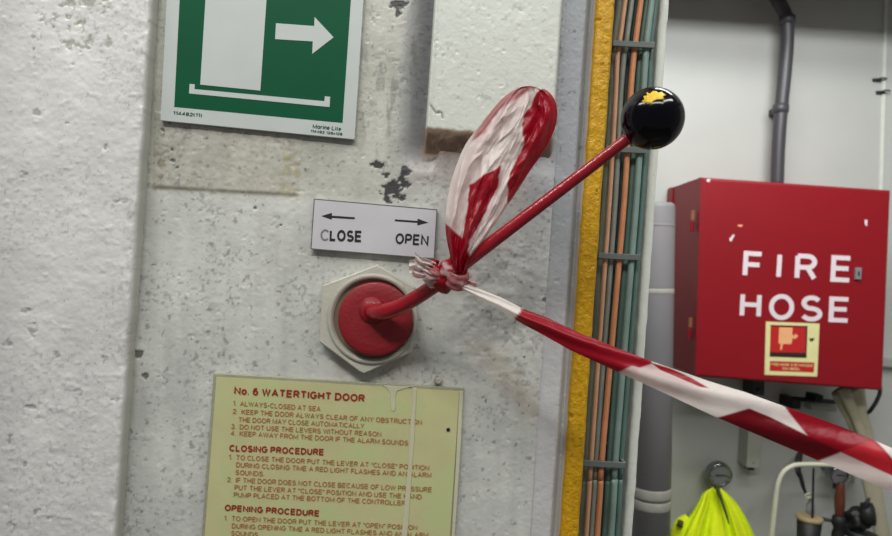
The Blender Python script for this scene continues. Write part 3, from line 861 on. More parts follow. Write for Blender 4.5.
fold += (fbm(T_ * 100, V_ * 200, 22, 33, 3) - 0.5) * 0.006
rg = 1 - np.abs(2 * fbm(T_ * 100 + V_ * 25, V_ * 60, 17, 133, 3) - 1)
fold -= 0.0075 * np.clip(rg - 0.8, 0, 1) * 5 * 0.35
fold *= prof ** 0.6
def loopcol(PX, PY, back=False):
    polys = [[(443, 221), (453.5, 230.7), (464.5, 240), (470, 262), (463, 273), (450, 273)],
             [(469, 184.4), (485, 176), (502.5, 165), (496, 188), (488.8, 205), (477, 226.7), (466, 252), (462, 240), (466, 210)],
             [(533.8, 98), (547.6, 86), (562, 90), (562, 140), (549, 152), (532, 176), (508.4, 208), (506.4, 183.6), (514, 166), (521, 154), (524, 140), (521.5, 124)],
             [(470, 140), (488.8, 112), (504.5, 90), (524, 80), (540, 82), (537.8, 88.5), (524, 92.7), (506.4, 105), (494, 119), (485, 132.7), (478, 138)]]
    m = np.zeros(PX.shape)
    jx = (fbm(PX, PY, 14, 12, 3) - 0.5) * 6
    for k_, p in enumerate(polys): m = np.maximum(m, softpoly(PX + jx, PY + jx * .5, p, 2.2 if k_ == 3 else 0.9) * (0.72 if k_ == 3 else 1.0))
    if back:
        m = np.maximum(m * 0.3, (np.sin((PX * 0.8 + PY) * 0.055) > 0.1) * 1.0)
    pk = softpoly(PX, PY, [(450, 190), (478, 128), (520, 92), (528, 100), (500, 130), (470, 180), (455, 225)], 6) * 0.15
    m = np.clip(np.maximum(m, pk), 0, 1)
    return WHT[None, None] * (1 - m[..., None]) + RED[None, None] * m[..., None]
Yf = ctr - thk * prof + fold
X1, Y1, Z1 = WV(PX, PY, Yf)
lp_f = put('tape_loop', grid_mesh(X1, Y1, Z1, loopcol(PX, PY)), tape, M_film, True)
Yb2 = ctr + thk * prof * 0.8 + fold * 0.5
X2, Y2, Z2 = WV(PX, PY, Yb2)
put('tape_loop_back', grid_mesh(X2, Y2, Z2, loopcol(PX, PY, True), True), tape, M_film, True)

# tail: folded band running right and towards the viewer
ns, nt = 260, 60
s = np.linspace(0, 1, ns)
xs_ = 462 + (960 - 462) * s
up_pts = [(462, 284), (480, 289), (500, 297), (523.7, 309), (548, 318), (575, 331), (604.7, 343), (649.5, 360.4), (680, 371), (706, 380), (745, 392), (782.7, 405.8), (830, 422.5), (870.8, 438.7), (892, 448), (960, 478)]
lo_pts = [(462, 289), (468, 292.5), (480, 299.5), (500, 310), (521, 323), (545, 336), (570, 350), (596, 362), (620, 373), (660, 391), (715, 416.7), (765, 438), (818, 460.5), (856, 476.5), (892, 492), (960, 522)]
up_y = np.interp(xs_, [p[0] for p in up_pts], [p[1] for p in up_pts]); lo_y = np.interp(xs_, [p[0] for p in lo_pts], [p[1] for p in lo_pts])
T_, S_ = np.meshgrid(np.linspace(0, 1, nt), s)
PX = np.repeat(xs_[:, None], nt, 1); PY = up_y[:, None] * (1 - T_) + lo_y[:, None] * T_
Yt = 0.527 - 0.10 * S_
wv = 0.0035 * np.sin(T_ * math.pi) + 0.0010 * np.sin(T_ * 9 + S_ * 22) + (fbm(S_ * 900, T_ * 40, 60, 71, 3) - 0.5) * 0.003
red = [[(524, 300), (560, 315), (604, 338), (652, 355), (652, 363.8), (640, 368), (632, 366), (617, 373), (560, 350), (500, 330), (515, 318), (521, 311)],
       [(650, 362.3), (671, 368.6), (690, 377), (708.8, 388), (700, 387), (680, 378.5), (660, 370)],
       [(716.6, 418), (749, 408.5), (770, 417), (807.7, 435.8), (790, 414), (782.2, 403), (871, 436), (884, 449), (895, 462), (960, 494), (960, 512), (892, 475.5), (841, 452), (818, 461), (790, 452)]]
soft = [[(604, 343), (652, 362), (660, 370), (700, 386), (680, 385), (640, 372), (620, 371)]]
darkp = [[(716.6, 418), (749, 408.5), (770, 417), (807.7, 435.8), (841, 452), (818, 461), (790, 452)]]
lite = [[(841, 452), (871, 440), (884, 451), (892, 462), (892, 475)]]
m = np.zeros(PX.shape)
for p in red: m = np.maximum(m, softpoly(PX, PY, p, 0.9))
for p in soft: m = np.maximum(m, softpoly(PX, PY, p, 4) * 0.28)
m = np.maximum(m, sstep(1.6, 0.6, PY - up_y[:, None]) * sstep(600, 590, PX) * 0.0)
Ct = WHT[None, None] * (1 - m[..., None]) + RED[None, None] * m[..., None]
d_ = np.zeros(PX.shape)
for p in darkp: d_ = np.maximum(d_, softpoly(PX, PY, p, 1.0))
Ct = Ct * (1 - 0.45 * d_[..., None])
l_ = softpoly(PX, PY, lite[0], 1.0)
Ct = Ct * (1 - l_[..., None]) + np.array(s2l((206, 44, 58)))[None, None] * l_[..., None]
X1, Y1, Z1 = WV(PX, PY, Yt - wv)
put('tape_tail', grid_mesh(X1, Y1, Z1, Ct, True), tape, M_film, True)
X1, Y1, Z1 = WV(PX, PY, Yt + 0.0008 + 0.0035 * np.sin(T_ * math.pi) ** 0.7)
put('tape_tail_back', grid_mesh(X1, Y1, Z1, Ct, False), tape, M_film, True)

# knot: crumpled wraps round the rod
def wrap(c, axis_dir, r0, half, amp, seed, colf, sq=1.0, sides=72, rows=26):
    ax = Vector(axis_dir).normalized(); a = ax.orthogonal().normalized(); b = ax.cross(a)
    th = np.linspace(0, 2 * math.pi, sides + 1); hh = np.linspace(-half, half, rows)
    TT, HH = np.meshgrid(th, hh)
    u = HH / half
    n = fbm(np.cos(TT) * 30 + 50, np.sin(TT) * 30 + HH * 2500, 14, seed, 3) - 0.5
    pl_ = np.sin(HH / half * 8 + np.sin(TT + seed) * 2.0) * 0.045
    r = r0 * (0.76 + 0.30 * np.sqrt(np.clip(1 - u ** 2, 0, 1)) + pl_ + n * amp)
    X = c.x + ax.x * HH + (a.x * np.cos(TT) + b.x * np.sin(TT) * sq) * r
    Yv = c.y + ax.y * HH + (a.y * np.cos(TT) + b.y * np.sin(TT) * sq) * r
    Z = c.z + ax.z * HH + (a.z * np.cos(TT) + b.z * np.sin(TT) * sq) * r
    m = colf(u, TT, n)
    Cc = WHT[None, None] * (1 - m[..., None]) + RED[None, None] * m[..., None]
    return grid_mesh(X, Yv, Z, Cc)
rd = (W(476, 254.5, 0.530) - W(433, 286.8, 0.542)).normalized()
kp = lambda x, y, d=0.0: W(x, y, 0.536 + d)
M_f2 = M_film
put('knot', join_me([wrap(kp(447, 275.5), rd, 0.0115, 0.0125, 0.22, 3, lambda u, T, n: np.clip(1.0 - sstep(0.05, 0.2, n) * 0.5, 0, 1)),
                     wrap(kp(456.5, 279, -0.006), (0.15, -0.5, 1), 0.0095, 0.0075, 0.25, 9, lambda u, T, n: np.clip(0.80 + u * 0 - sstep(0.0, 0.3, n) * 0.3, 0, 1)),
                     wrap(kp(457, 268, -0.004), (0.12, 0.0, 1), 0.0078, 0.012, 0.25, 14, lambda u, T, n: np.clip(1.0 + u * 0, 0, 1))]), tape, M_f2, True)
put('knot_wrap', wrap(kp(434, 274, 0.0), (rd * 1.0), 0.0102, 0.0085, 0.3, 21, lambda u, T, n: np.clip(0.75 + u * 0.5 - sstep(-0.05, 0.2, n) * 0.3, 0, 1)), tape, M_f2, True)
# frayed ends of film sticking out to the left
ends = []
for (pts, w, sd, mm) in [([(432, 272), (424, 268), (416, 265), (409, 267)], 5.5, 1, .12), ([(436, 266), (428, 263), (420, 261), (415, 257)], 4.5, 2, .15), ([(434, 276), (424, 275), (417, 275), (412, 272)], 4.5, 3, .35), ([(460, 280), (467, 281), (473, 284), (477, 287)], 3.6, 4, .45)]:
    n_ = 26; c_ = interp_poly(pts, np.linspace(0, 1, n_)); tt = np.linspace(-1, 1, 9)
    TT, SS = np.meshgrid(tt, np.linspace(0, 1, n_))
    rag_ = (noise2(TT * 4, SS * 0, 1, sd) - 0.5) * 1.0 * SS
    px_ = c_[:, None, 0] + rag_; py_ = c_[:, None, 1] + TT * w * (0.7 + 0.5 * SS)
    Yv = 0.528 + 0.003 * np.sin(TT * 5 + SS * 4 + sd) + (noise2(TT * 3, SS * 6, 1, sd + 40) - .5) * 0.005
    mcol = np.full(px_.shape, mm); Cc = WHT[None, None] * (1 - mcol[..., None]) + RED[None, None] * mcol[..., None]
    a_, b_, c3 = WV(px_, py_, Yv)
    put('knot_end', grid_mesh(a_, b_, c3, Cc), tape, M_film, True)

# ------------------------------------------------------------------ cables behind the yellow edge
YC = 0.652
def cable(name, pts, wpx, mt, label, seed, y=YC):
    P = [W(x, yy, y) for x, yy in pts]
    d0 = (P[0] - P[1]); d1 = (P[-1] - P[-2])
    P = [P[0] + Vector((0.03, 0.0, 0.5))] + P + [P[-1] + Vector((-0.0, 0, -0.55))]
    r = random.Random(seed)
    P = [p + Vector((r.uniform(-.0003, .0003), r.uniform(-.001, .001), 0)) for p in P]
    o = put(name, tube(P, wpx / 2 * y / F, 12, 6), None, mt, True)
    return tag(o, label, 'cable', 'cable run in the bulkhead opening')
def straight(x470):
    return None
def path(x0, x50, x100, x200, x470, x536):
    return [(x0, 0), (x50, 50), (x100, 100), (x200, 200), ((x200 + x470) / 2 - 0.3, 335), (x470, 470), (x536, 540)]
cable('sage_cable', path(620, 613.5, 611, 604.5, 585.5, 581), 6.0, M_c_sage, 'sage grey cable directly beside the yellow edge', 1, 0.664)
cable('copper_cable', path(625.3, 618, 615.2, 609.5, 590.5, 586), 4.8, M_c_copper, 'thin pale copper cable, first copper one from the yellow edge', 2)
cable('grey_cable', path(632, 624.6, 621, 615.4, 595.4, 591), 5.2, M_c_grey, 'grey-green cable between the two copper cables', 3, 0.655)
cable('dark_cable', path(636.5, 629.2, 624.8, 619.4, 597.4, 593.5), 4.0, M_c_dark, 'dark narrow cable tucked left of the orange cable', 4, 0.664)
cable('orange_cable', path(641, 634.6, 630.4, 624, 601, 597), 5.8, M_c_orange, 'thicker orange-brown cable in the middle of the cable run', 5)
cable('green_cable', path(647.2, 641, 637.4, 630.6, 608.8, 604.5), 6.6, M_c_green, 'dark green cable immediately right of the orange-brown cable', 6, 0.660)
cable('teal_cable', path(651.6, 646.2, 643.2, 636.6, 615, 611), 6.2, M_c_teal, 'pale teal cable, second from the white angle bar', 7, 0.652)
cable('deep_green_cable', path(656.2, 651, 648, 642, 620.6, 616.6), 5.4, M_c_green, 'deep green cable nearest the white angle bar', 8, 0.660)
for i, (xl, xr, y, lab) in enumerate([(613, 655, 43.5, 'grey clamp strap across the cables near the top of the picture'), (606, 647, 149, 'grey clamp strap across the cables just below the black knob'),
                                 (598.5, 640.5, 256, 'dark clamp strap across the cables level with the tape knot'), (583.5, 626, 464, 'dark clamp strap across the cables lowest of the four')]):
    k = thing('cable_clamp', lab, 'clamp', W((xl + xr) / 2, y, 0.646), 'cable clamps')
    A = [(xl, y - 3.6), (xr, y - 1.4), (xr - .4, y + 4.6), (xl - .4, y + 2.4)]
    put('strap', prism(A, 0.6455, 0.002, 0.0006), k, M_tie)
    for sx in (xl + 1.5, xr - 2):
        put('foot', box(tuple(W(sx - 1.5, y + 3, 0.6475)), tuple(W(sx + 1.8, y - 2, 0.6475) + Vector((0, 0.083, 0)))), k, M_tie)

# ------------------------------------------------------------------ big grey pipe
YP2 = 1.95
pp = thing('standpipe', 'thick blue-grey vertical pipe between the white bar and the red cabinet', 'pipe', W(652, 700, YP2))
top = W(655.6, 205, YP2); bot = W(650.2, 560, YP2); dd = (bot - top).normalized()
r0 = 18.8 * YP2 / F
low = bot + dd * 0.3
Ln = (low - top).length
put('pipe_body', lathe([(r0 * 0.9, -0.004), (r0 * 0.98, 0.002), (r0, 0.01), (r0, Ln)], top, dd, 40), pp, M_pipe, True)
def band(y, hpx, k=1.03, nm='band', mt=None):
    t_ = (y - 205) / (560 - 205); c_ = top + (bot - top) * t_; hh = hpx * YP2 / F / 2
    put(nm, lathe([(r0 * 1.0, -hh), (r0 * k, -hh * 0.8), (r0 * (k + .006), 0), (r0 * k, hh * 0.8), (r0 * 1.0, hh)], c_, dd, 40), pp, mt or M_band, True)
band(291, 5, 1.012); band(490.5, 10, 1.014); band(502, 9, 1.014)
band(226, 2, 1.012, 'seam', M_pipe)
put('pipe_bracket', box((top.x - 0.03, YP2 + r0 * 0.8, top.z - 0.34), (top.x + 0.0, YB - 0.001, top.z - 0.30)), pp, M_pipe)

# ------------------------------------------------------------------ conduit above the cabinet
YK = 2.195
cd = thing('conduit', 'dark grey conduit bending down the wall to the top of the red cabinet', 'conduit', W(777, 186, YK))
pts = [W(756, -30, YK - .01), W(772, -8, YK), W(780, 4, YK), W(786.2, 18, YK), W(787.2, 40, YK), W(784.6, 75, YK), W(781.2, 108, YK), W(778.5, 145, YK), W(777, 186, YK)]
put('conduit_body', tube(pts, [6.3 * YK / F] * 9, 20, 6), cd, M_conduit, True)
for (x, y, rr_) in [(787, 20, 7.8), (780.6, 109, 7.6)]:
    put('coupling', lathe([(6 * YK / F, -0.016), (rr_ * YK / F, -0.012), (rr_ * YK / F, 0.012), (6 * YK / F, 0.016)], W(x, y, YK), (-0.02, 0, 1), 24), cd, M_conduit, True)
put('saddle', box(tuple(W(778, 112, YK + 0.0)), tuple(W(784, 106, YK) + Vector((0, YB - YK, 0)))), cd, M_dark)

# ------------------------------------------------------------------ fire hose cabinet
YF = 1.95
fc = thing('fire_hose_cabinet', 'large red wall cabinet with white lettering fire hose', 'cabinet', W(790, 384, 2.1))
body = [(701.5, 177.2), (890.4, 190.2), (882.2, 390.5), (696.2, 376.4)]
put('cabinet_body', prism(body, YF + 0.018, YB - YF - 0.018, 0.004), fc, M_redbox)
dr = put('door', prism([(703.6, 178.6), (890.0, 191.2), (882.0, 389.6), (698.0, 375.4)], YF, 0.015, 0.004), fc, M_redbox)
put('door_edge', prism([(700.6, 177.2), (704.2, 177.6), (698.8, 375.8), (695.4, 375.6)], YF + 0.001, 0.02, 0.002), fc, M_redbox)
for ch, a, ya, b, yb, cp in [('F', 742.2, 277.3, 760.2, 278.4, 26.6), ('I', 776.0, 278.9, 780.6, 279.2, 26.6), ('R', 794.4, 280, 816.2, 281, 26.6), ('E', 830.2, 281.6, 849, 282.6, 26.6),
     ('H', 739.4, 317.6, 760.6, 318.6, 25.6), ('O', 768.4, 319.5, 793.6, 320.6, 26), ('S', 800.6, 321, 822.0, 322, 26), ('E', 828.4, 322.0, 847.4, 322.8, 25.6)]:
    put('letter', text_on(ch, (a, ya), (b, yb), cp, YF - 0.0006, 0.175, 0.001), dr, M_whitelet)
ys = YF - 0.0005
put('pictogram_sticker', prism([(766.0, 321.6), (819.6, 323.6), (817.2, 376.6), (764.6, 374.8)], ys - 0.0012, 0.0018), fc, M_cream)['label'] = 'cream and red hose reel pictogram'
ys -= 0.0014
sk = fc
def qq(x, y): return (755 + x / 7.653, 315 + y / 7.653)
put('pictogram_field', prism([qq(120, 78), qq(400, 86), qq(392, 328), qq(112, 318)], ys, 0.0006), fc, M_stred)
put('pictogram_bar', prism([qq(114, 284), qq(392, 290), qq(391, 328), qq(112, 318)], ys - 0.0006, 0.0006), fc, M_stdark)
put('pictogram_frame', join_me([prism([qq(118, 76), qq(402, 84), qq(402, 93), qq(118, 85)], ys - 0.0006, 0.0006), prism([qq(392, 84), qq(402, 84), qq(394, 328), qq(385, 328)], ys - 0.0007, 0.0006)]), fc, M_stdark)
put('hose_symbol', prism([qq(185, 95), qq(288, 97), qq(284, 148), qq(300, 160), qq(312, 142), qq(330, 162), qq(306, 184), qq(288, 176), qq(280, 222), qq(214, 222), qq(204, 268), qq(192, 266), qq(198, 220), qq(180, 218)], ys - 0.0006, 0.0006), fc, M_peach)
put('caption_band', prism([qq(116, 352), qq(454, 364), qq(450, 440), qq(112, 428)], ys, 0.0006), fc, M_stred)
smallprint(fc, 'caption_print', M_cream, [('FIRE HOSE AND NOZZLE', qq(126, 386), qq(440, 396), 2.4), ('ON REEL', qq(210, 418), qq(346, 424), 2.4)], ys - 0.0003, 0.16, 0.0003)
put('key_symbol', prism([qq(414, 174), qq(428, 182), qq(440, 176), qq(454, 178), qq(450, 196), qq(438, 200), qq(428, 208), qq(420, 194)], ys, 0.0006), fc, M_stdark)
lt = put('latch', prism([(856.2, 267.4), (862.0, 267.8), (861.4, 279.6), (855.8, 279.2)], YF - 0.008, 0.010, 0.002), fc, M_dial)
put('keyhole', prism([(858, 271), (860, 271.2), (859.8, 276.4), (857.8, 276.2)], YF - 0.0086, 0.001), lt, M_dark)
for a in ([(729.4, 238.6), (733.4, 234.2), (734.6, 235.4), (731.4, 241.4), (729.8, 241)], [(864.6, 219.6), (867.6, 220), (867, 226.6), (865, 224.6)], [(707.2, 178.8), (710.6, 179), (709.4, 182), (706.6, 181.6)], [(738, 224.6), (743, 225), (741.6, 226.8), (738.2, 226.4)]):
    put('chip', prism(a, YF - 0.0004, 0.0008), fc, M_whitelet if a[0][0] != 738 else M_peach)
for i, (y0_, y1_) in enumerate([(209, 232), (318, 341)]):
    # hinge knuckles on the side of the cabinet
    for j in range(2):
        z0 = W(700, y0_ + (y1_ - y0_) * j / 2 + .8, YF).z; z1 = W(700, y0_ + (y1_ - y0_) * (j + 1) / 2 - .8, YF).z
        xx = W(700.0 - i * 2.4 - j * 0.4, y0_, YF).x
        put('hinge', lathe([(0.006, 0), (0.0065, 0.003), (0.0065, z0 - z1 - 0.003), (0.006, z0 - z1)], Vector((xx - 0.006, YF + 0.036, z1)), (0, 0, 1), 12), fc, M_redbox if j else mat('hinge_worn', (150, 92, 66), 0.5))
tl = W(701.5, 177.2, YF + 0.018)
put('top_lip', box((tl.x - 0.004, YB - 0.05, tl.z - 0.055), (tl.x + 0.006, YB - 0.002, tl.z + 0.001), 0.003), fc, M_redbox)

# wall clips on the seam at right
for (x, y) in [(878.5, 79.5), (882, 92)]:
    k = thing('wall_clip', 'small dark clip at the wall seam, ' + ('upper of the pair' if y < 85 else 'lower of the pair'), 'clip', W(x, y, YB - 0.002), 'clips on the wall seam')
    put('base', prism([(x - 4.5, y - 1.6), (x + 3.5, y - 1.2), (x + 3.3, y + 1.8), (x - 4.3, y + 1.4)], YB - 0.01, 0.0105, 0.002), k, M_dark)
    put('tip', tube([W(x - 3, y, YB - 0.012), W(x + 4, y - 1.5, YB - 0.02), W(x + 8, y - 1, YB - 0.012)], 0.003, 8), k, M_dark, True)
# ledge right of cabinet
lg = put('wall_rail', prism([(874, 358.0), (960, 364), (960, 372), (874, 366)], YB - 0.03, 0.03, 0.003), None, M_boxgrey)
tag(lg, 'pale horizontal rail on the wall at the right edge behind the cabinet', 'rail')

# ------------------------------------------------------------------ things under the cabinet
ho = thing('canvas_hose', 'cream canvas hose hanging below the right end of the red cabinet', 'hose', W(850, 391, 2.1))
hp_ = [W(847.5, 388.5, 2.08), W(852, 404, 2.09), W(857, 418, 2.08), W(863, 436, 2.08), W(868, 460, 2.08), W(873, 490, 2.08), (W(879, 520, 2.08)), W(888, 560, 2.08)]
put('hose_body', tube(hp_, [0.054, 0.046, 0.037, 0.034, 0.032, 0.028, 0.025, 0.024], 24, 6, 0.45), ho, M_hose, True)
put('hose_fold', tube([W(844, 390.5, 2.05), W(846, 395, 2.045), W(853, 412, 2.055), W(862, 436, 2.055), W(866, 455, 2.06)], [0.02, 0.018, 0.015, 0.013, 0.01], 14, 6, 0.7), ho, M_hose, True)
put('cord', tube([W(880, 386, 2.05), W(879.5, 394, 2.05), W(876, 402, 2.05), W(870, 411, 2.06), W(867, 413, 2.1)], 0.006, 12), fc, M_bk, True)
br_ = thing('pipe_bracket_rail', 'dark horizontal rail with blocks under the cabinet', 'rail', W(815, 400, 2.2))
put('rail', tube([W(792, 398.6, 2.2), W(838, 402.2, 2.2)], 0.008, 12, 1), br_, M_bk, True)
put('block', prism([(793, 399), (801.5, 399.6), (801, 409.4), (792.6, 409)], 2.17, 0.088, 0.003), br_, M_bk)
put('block', prism([(815.6, 395), (823.8, 395.6), (823.4, 402), (815.2, 401.4)], 2.17, 0.06, 0.003), br_, M_bk)
wb = put('pale_batten', prism([(811.6, 404.2), (837.6, 406), (837.2, 412), (811.2, 410.2)], 2.215, 0.044, 0.004), None, M_boxgrey)
tag(wb, 'short pale batten on the wall under the dark rail', 'batten')
db = thing('cabinet_stay', 'dark stay on the wall below the left half of the cabinet', 'bracket', W(759, 392, 2.2))
put('stay', prism([(753.6, 379), (765, 380), (764.4, 396), (753.2, 395)], 2.18, 0.078, 0.003), db, M_dark)
put('bolt', lathe([(0.008, 0), (0.008, -0.006), (0.005, -0.008)], W(759, 390, 2.18), (0, 1, 0), 6), db, M_dark)
jb = thing('junction_box', 'narrow pale grey box on the wall above and right of the gauge', 'box', W(754.5, 468, YB))
put('box_body', prism([(748.6, 428), (762.6, 429), (760.2, 468.6), (746.6, 467.6)], YB - 0.07, 0.069, 0.004), jb, M_boxgrey)
put('cover_screw', lathe([(0.004, 0.001), (0.004, -0.001), (1e-4, -0.002)], W(753.5, 463, YB - 0.07), (0, 1, 0), 8), jb, M_dial)
put('cable_gland', lathe([(0.008, 0), (0.008, 0.012), (0.012, 0.014), (0.012, 0.03)], W(744.5, 466.2, YB - 0.04), (1, 0, 0), 12), jb, M_dark, True)

def gauge(x, y, rpx, Y, label, tilt):
    g = thing('pressure_gauge', label, 'gauge', W(x, y, Y), 'gauges under the fire hose cabinet')
    r = rpx * Y / F; c_ = W(x, y, Y); ax = Vector((tilt, 1, 0.15)).normalized()
    put('case', lathe([(r * 0.55, 0.035), (r * 0.96, 0.026), (r, 0.018), (r, 0.002), (r * 0.97, -0.004), (r * 0.86, -0.005), (r * 0.82, 0.0)], c_, ax, 36), g, M_chrome, True)
    put('dial', lathe([(r * 0.84, 0.004), (r * 0.84, 0.0), (1e-4, 0.0)], c_ - ax * 0.0005, ax, 32), g, M_dial)
    a = ax.orthogonal().normalized()
    x_ = Vector((1, 0, 0)); z_ = Vector((0, 0, 1))
    put('pointer', tube([c_ - x_ * r * 0.35 - ax * 0.003, c_ + x_ * r * 0.6 - ax * 0.003 + z_ * r * 0.05], [r * 0.05, r * 0.02], 6, 1), g, M_black)
    for k in range(9):
        t_ = math.radians(-40 + k * 32.5)
        p0 = c_ + (x_ * math.cos(t_) + z_ * math.sin(t_)) * r * 0.62 - ax * 0.0015; p1 = c_ + (x_ * math.cos(t_) + z_ * math.sin(t_)) * r * 0.76 - ax * 0.0015
        put('tick', tube([p0, p1], r * 0.03, 4, 1), g, M_black)
    put('stem', tube([c_ + ax * 0.015 - z_ * r * 0.9, c_ + ax * 0.015 - z_ * r * 1.55], 0.009, 12, 1), g, M_dark, True)
    put('wall_mount', tube([c_ + ax * 0.03, Vector((c_.x, YB - 0.001, c_.z))], 0.012, 12, 1), g, M_chrome, True)
    return g
gauge(720, 475.2, 12.4, 2.19, 'round chrome pressure gauge directly above the yellow jacket', 0.0)
gauge(839.5, 475.0, 10.0, 2.17, 'round grey gauge half hidden under the tape at right', -0.1)

# hi-vis jacket hanging below the gauge
jk = thing('hi_vis_jacket', 'fluorescent yellow jacket hanging under the round chrome gauge', 'jacket', W(716, 490, 2.08))
nr, nc = 90, 170
rs, ts = np.linspace(0, 1, nr), np.linspace(0, 1, nc)
TT, RR = np.meshgrid(ts, rs)
prof_l = [(712, 488), (703, 493), (698, 502), (692, 512), (680, 530), (674, 545), (664, 600), (660, 680)]
prof_r = [(722, 489), (730, 496), (738, 505), (746, 518), (752, 530), (757, 545), (768, 600), (772, 680)]
Lj = interp_poly(prof_l, rs); Rj = interp_poly(prof_r, rs)
ca = 0.5 - 0.5 * np.cos(TT * math.pi)
px_ = Lj[:, None, 0] * (1 - ca) + Rj[:, None, 0] * ca; py_ = Lj[:, None, 1] * (1 - ca) + Rj[:, None, 1] * ca
py_ += 5 * np.sin(TT * 22) * 0.15
fo = 0.5 * np.sin(TT * 30 + RR * 4 + 3 * noise2(TT * 4, RR * 3, 1, 3)) + 0.35 * np.sin(TT * 55 - RR * 6) + 0.8 * (fbm(TT * 100, RR * 60, 20, 18, 3) - 0.5)
Yj = 2.13 - np.sin(TT * math.pi) * (0.05 + 0.06 * np.clip(RR * 2, 0, 1)) + fo * (0.008 + 0.022 * np.clip(RR * 2.5, 0, 1)) * np.sin(TT * math.pi) ** 0.5
x_, y_, z_ = WV(px_, py_, Yj)
put('jacket_front', grid_mesh(x_, y_, z_), jk, M_hivis, True)
x2, y2, z2 = WV(px_, py_, 2.15 + 0.03 * np.sin(TT * math.pi))
put('jacket_back', grid_mesh(x2, y2, z2, None, True), jk, M_hivis, True)
put('strap_and_fold', tube([W(717, 484, 2.06), W(718.2, 491, 2.055), W(721.5, 500, 2.045), W(725.5, 512, 2.035), W(729, 524, 2.03)], [0.006, 0.007, 0.005, 0.004, 0.002], 10, 6), jk, M_hivisd, True)  # dark strap; its lower run draws the jacket's fold shade in dark colour
put('sleeve_cuff', tube([W(688, 517, 2.11), W(682, 524, 2.11), W(679, 534, 2.11), W(678, 552, 2.11)], [0.012, 0.022, 0.025, 0.026], 18, 6), jk, M_hivis, True)
put('cuff_opening', tube([W(681, 520.5, 2.085), W(679.5, 527, 2.083)], [0.009, 0.010], 14, 1), jk, M_hivisd, True)

# cream bent tube
ct_ = put('bent_tube', tube([W(764, 640, 2.0), W(768, 580, 2.0), W(771.6, 540, 2.0), W(776.2, 496, 2.0), W(778.6, 482, 2.0), W(783.5, 472, 2.0), W(791, 466.6, 2.0), W(800, 464.6, 2.0), W(826, 464.6, 2.0), W(846, 466, 2.0), W(852, 470, 2.03), W(853, 478, 2.1), W(853, 480, YB + 0.0)], 2.3 * 2.0 / F, 16, 8), None, M_lamp, True)
tag(ct_, 'thin cream bent tube arching above the black cup', 'tube')
# dark hanging hook and bottle
hk = thing('hanging_strap', 'dark curved strap hanging behind the cream tube', 'strap', W(800, 455, 2.1))
put('strap', tube([W(801, 452, 2.12), W(798.5, 460, 2.10), W(798, 470, 2.08), W(801, 478, 2.08), W(803, 486, 2.08), W(807, 496, 2.08)], [0.009, 0.013, 0.012, 0.009, 0.008, 0.004], 12, 6, 0.5), hk, M_bk, True)
put('ring', tube([W(805.5 + 3.6 + 3.6 * math.cos(a), 495.6 + 2.0 * math.sin(a), 2.075 ) for a in np.linspace(0, 6.2832, 18)], 0.0028, 8, 1), hk, M_lamp, True)
put('wall_hook', tube([W(801, 452, 2.12), W(801.5, 450, 2.2), W(801.5, 450, YB)], 0.005, 8), hk, M_dark, True)
bt = thing('clear_bottle', 'small cloudy bottle above the black cup', 'bottle', W(810, 513, 2.09))
put('bottle_body', lathe([(0.010, 0), (0.013, 0.003), (0.013, 0.03), (0.007, 0.042), (0.006, 0.05)], W(810, 514, 2.09), (0, 0, 1), 20), bt, M_glass, True)
put('cap', lathe([(0.008, 0.048), (0.008, 0.058), (1e-4, 0.058)], W(810, 514, 2.09), (0, 0, 1), 14), bt, M_lamp, True)
rdx = put('thin_rod', tube([W(813.6, 468, 2.06), W(813, 490, 2.06), W(812.4, 519, 2.06)], 0.0035, 8), None, M_bk, True)
tag(rdx, 'thin black rod standing in the black cup', 'rod')
cp = thing('black_cup', 'black cup with a tan rim at the bottom edge', 'cup', W(809.5, 560, 2.06))
ctop = W(809.5, 519, 2.06); rc = 11.6 * 2.06 / F
put('cup_body', lathe([(rc * 0.7, -0.16), (rc * 0.74, -0.158), (rc * 0.98, 0.0), (rc * 0.9, 0.0), (rc * 0.7, -0.15)], ctop, (0, 0, 1), 36), cp, M_bk, True)
put('rim', lathe([(rc * 0.98, -0.004), (rc * 1.06, 0.0), (rc * 1.04, 0.008), (rc * 0.94, 0.010), (rc * 0.2, 0.004)], ctop, (0, 0, 1), 36), cp, M_tan, True)
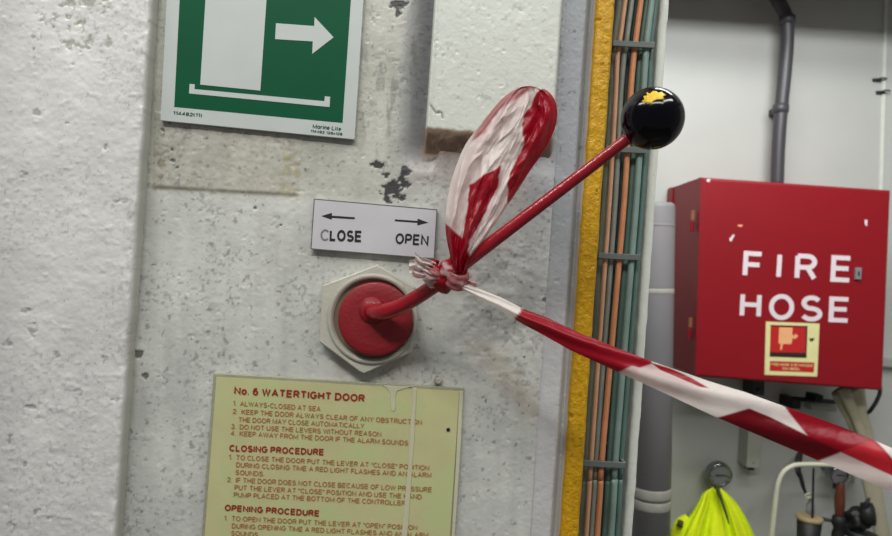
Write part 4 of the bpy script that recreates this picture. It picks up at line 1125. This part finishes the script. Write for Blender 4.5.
# valve spindle with wooden grip
vg = thing('brown_grip_valve', 'valve with reddish-brown grip under the right-hand gauge', 'valve', W(839, 530, 2.03))
put('grip', tube([W(841.5, 483, 2.02), W(840.2, 490, 2.02), W(839.6, 503, 2.02), W(839.4, 515, 2.02)], [0.010, 0.013, 0.015, 0.012], 18), vg, M_wood, True)
put('valve_body', lathe([(0.012, 0.006), (0.019, 0.0), (0.021, -0.02), (0.014, -0.035), (0.018, -0.05), (0.018, -0.12)], W(839.2, 517, 2.02), (0, 0, 1), 20), vg, M_bk, True)
put('side_arm', tube([W(839, 522, 2.03), W(826, 519.5, 2.05), W(818, 518, 2.07)], [0.006, 0.006, 0.005], 10), vg, M_dark, True)
# black coupling, lumpy, lying on its bracket
bc_ = thing('black_coupling', 'lumpy black rubber coupling at the bottom right', 'coupling', W(862, 535, 2.02))
def lump(c, rx, ry, rz, seed, amp=0.25):
    bm = bmesh.new(); bmesh.ops.create_icosphere(bm, subdivisions=4, radius=1.0)
    co = np.array([v.co[:] for v in bm.verts])
    n = fbm(co[:, 0] * 40 + 60, co[:, 2] * 40 + co[:, 1] * 33, 22, seed, 3) - 0.5
    for v, k in zip(bm.verts, n):
        v.co = Vector(c) + Vector((v.co.x * rx, v.co.y * ry, v.co.z * rz)) * (1 + float(k) * amp * 2)
    me = bpy.data.meshes.new('m'); bm.to_mesh(me); bm.free(); return me
put('coupling_body', lump(W(858, 519, 2.02), 0.036, 0.035, 0.032, 5, 0.4), bc_, M_bk, True)
put('coupling_collar', lathe([(0.020, -0.02), (0.033, -0.016), (0.035, 0.0), (0.033, 0.016), (0.02, 0.02)], W(868, 514, 2.0), (1, -0.7, 0.25), 24), bc_, M_bk, True)
put('locking_lug', tube([W(864, 510, 1.99), W(867, 503, 1.985), W(869.5, 497.5, 1.985)], [0.009, 0.007, 0.003], 10), bc_, M_bk, True)
put('lower_flange', lathe([(0.02, 0.0), (0.05, -0.004), (0.05, -0.02), (0.02, -0.024), (0.02, -0.12)], W(862, 531, 2.02), (0.1, 0, 1), 24), bc_, M_bk, True)
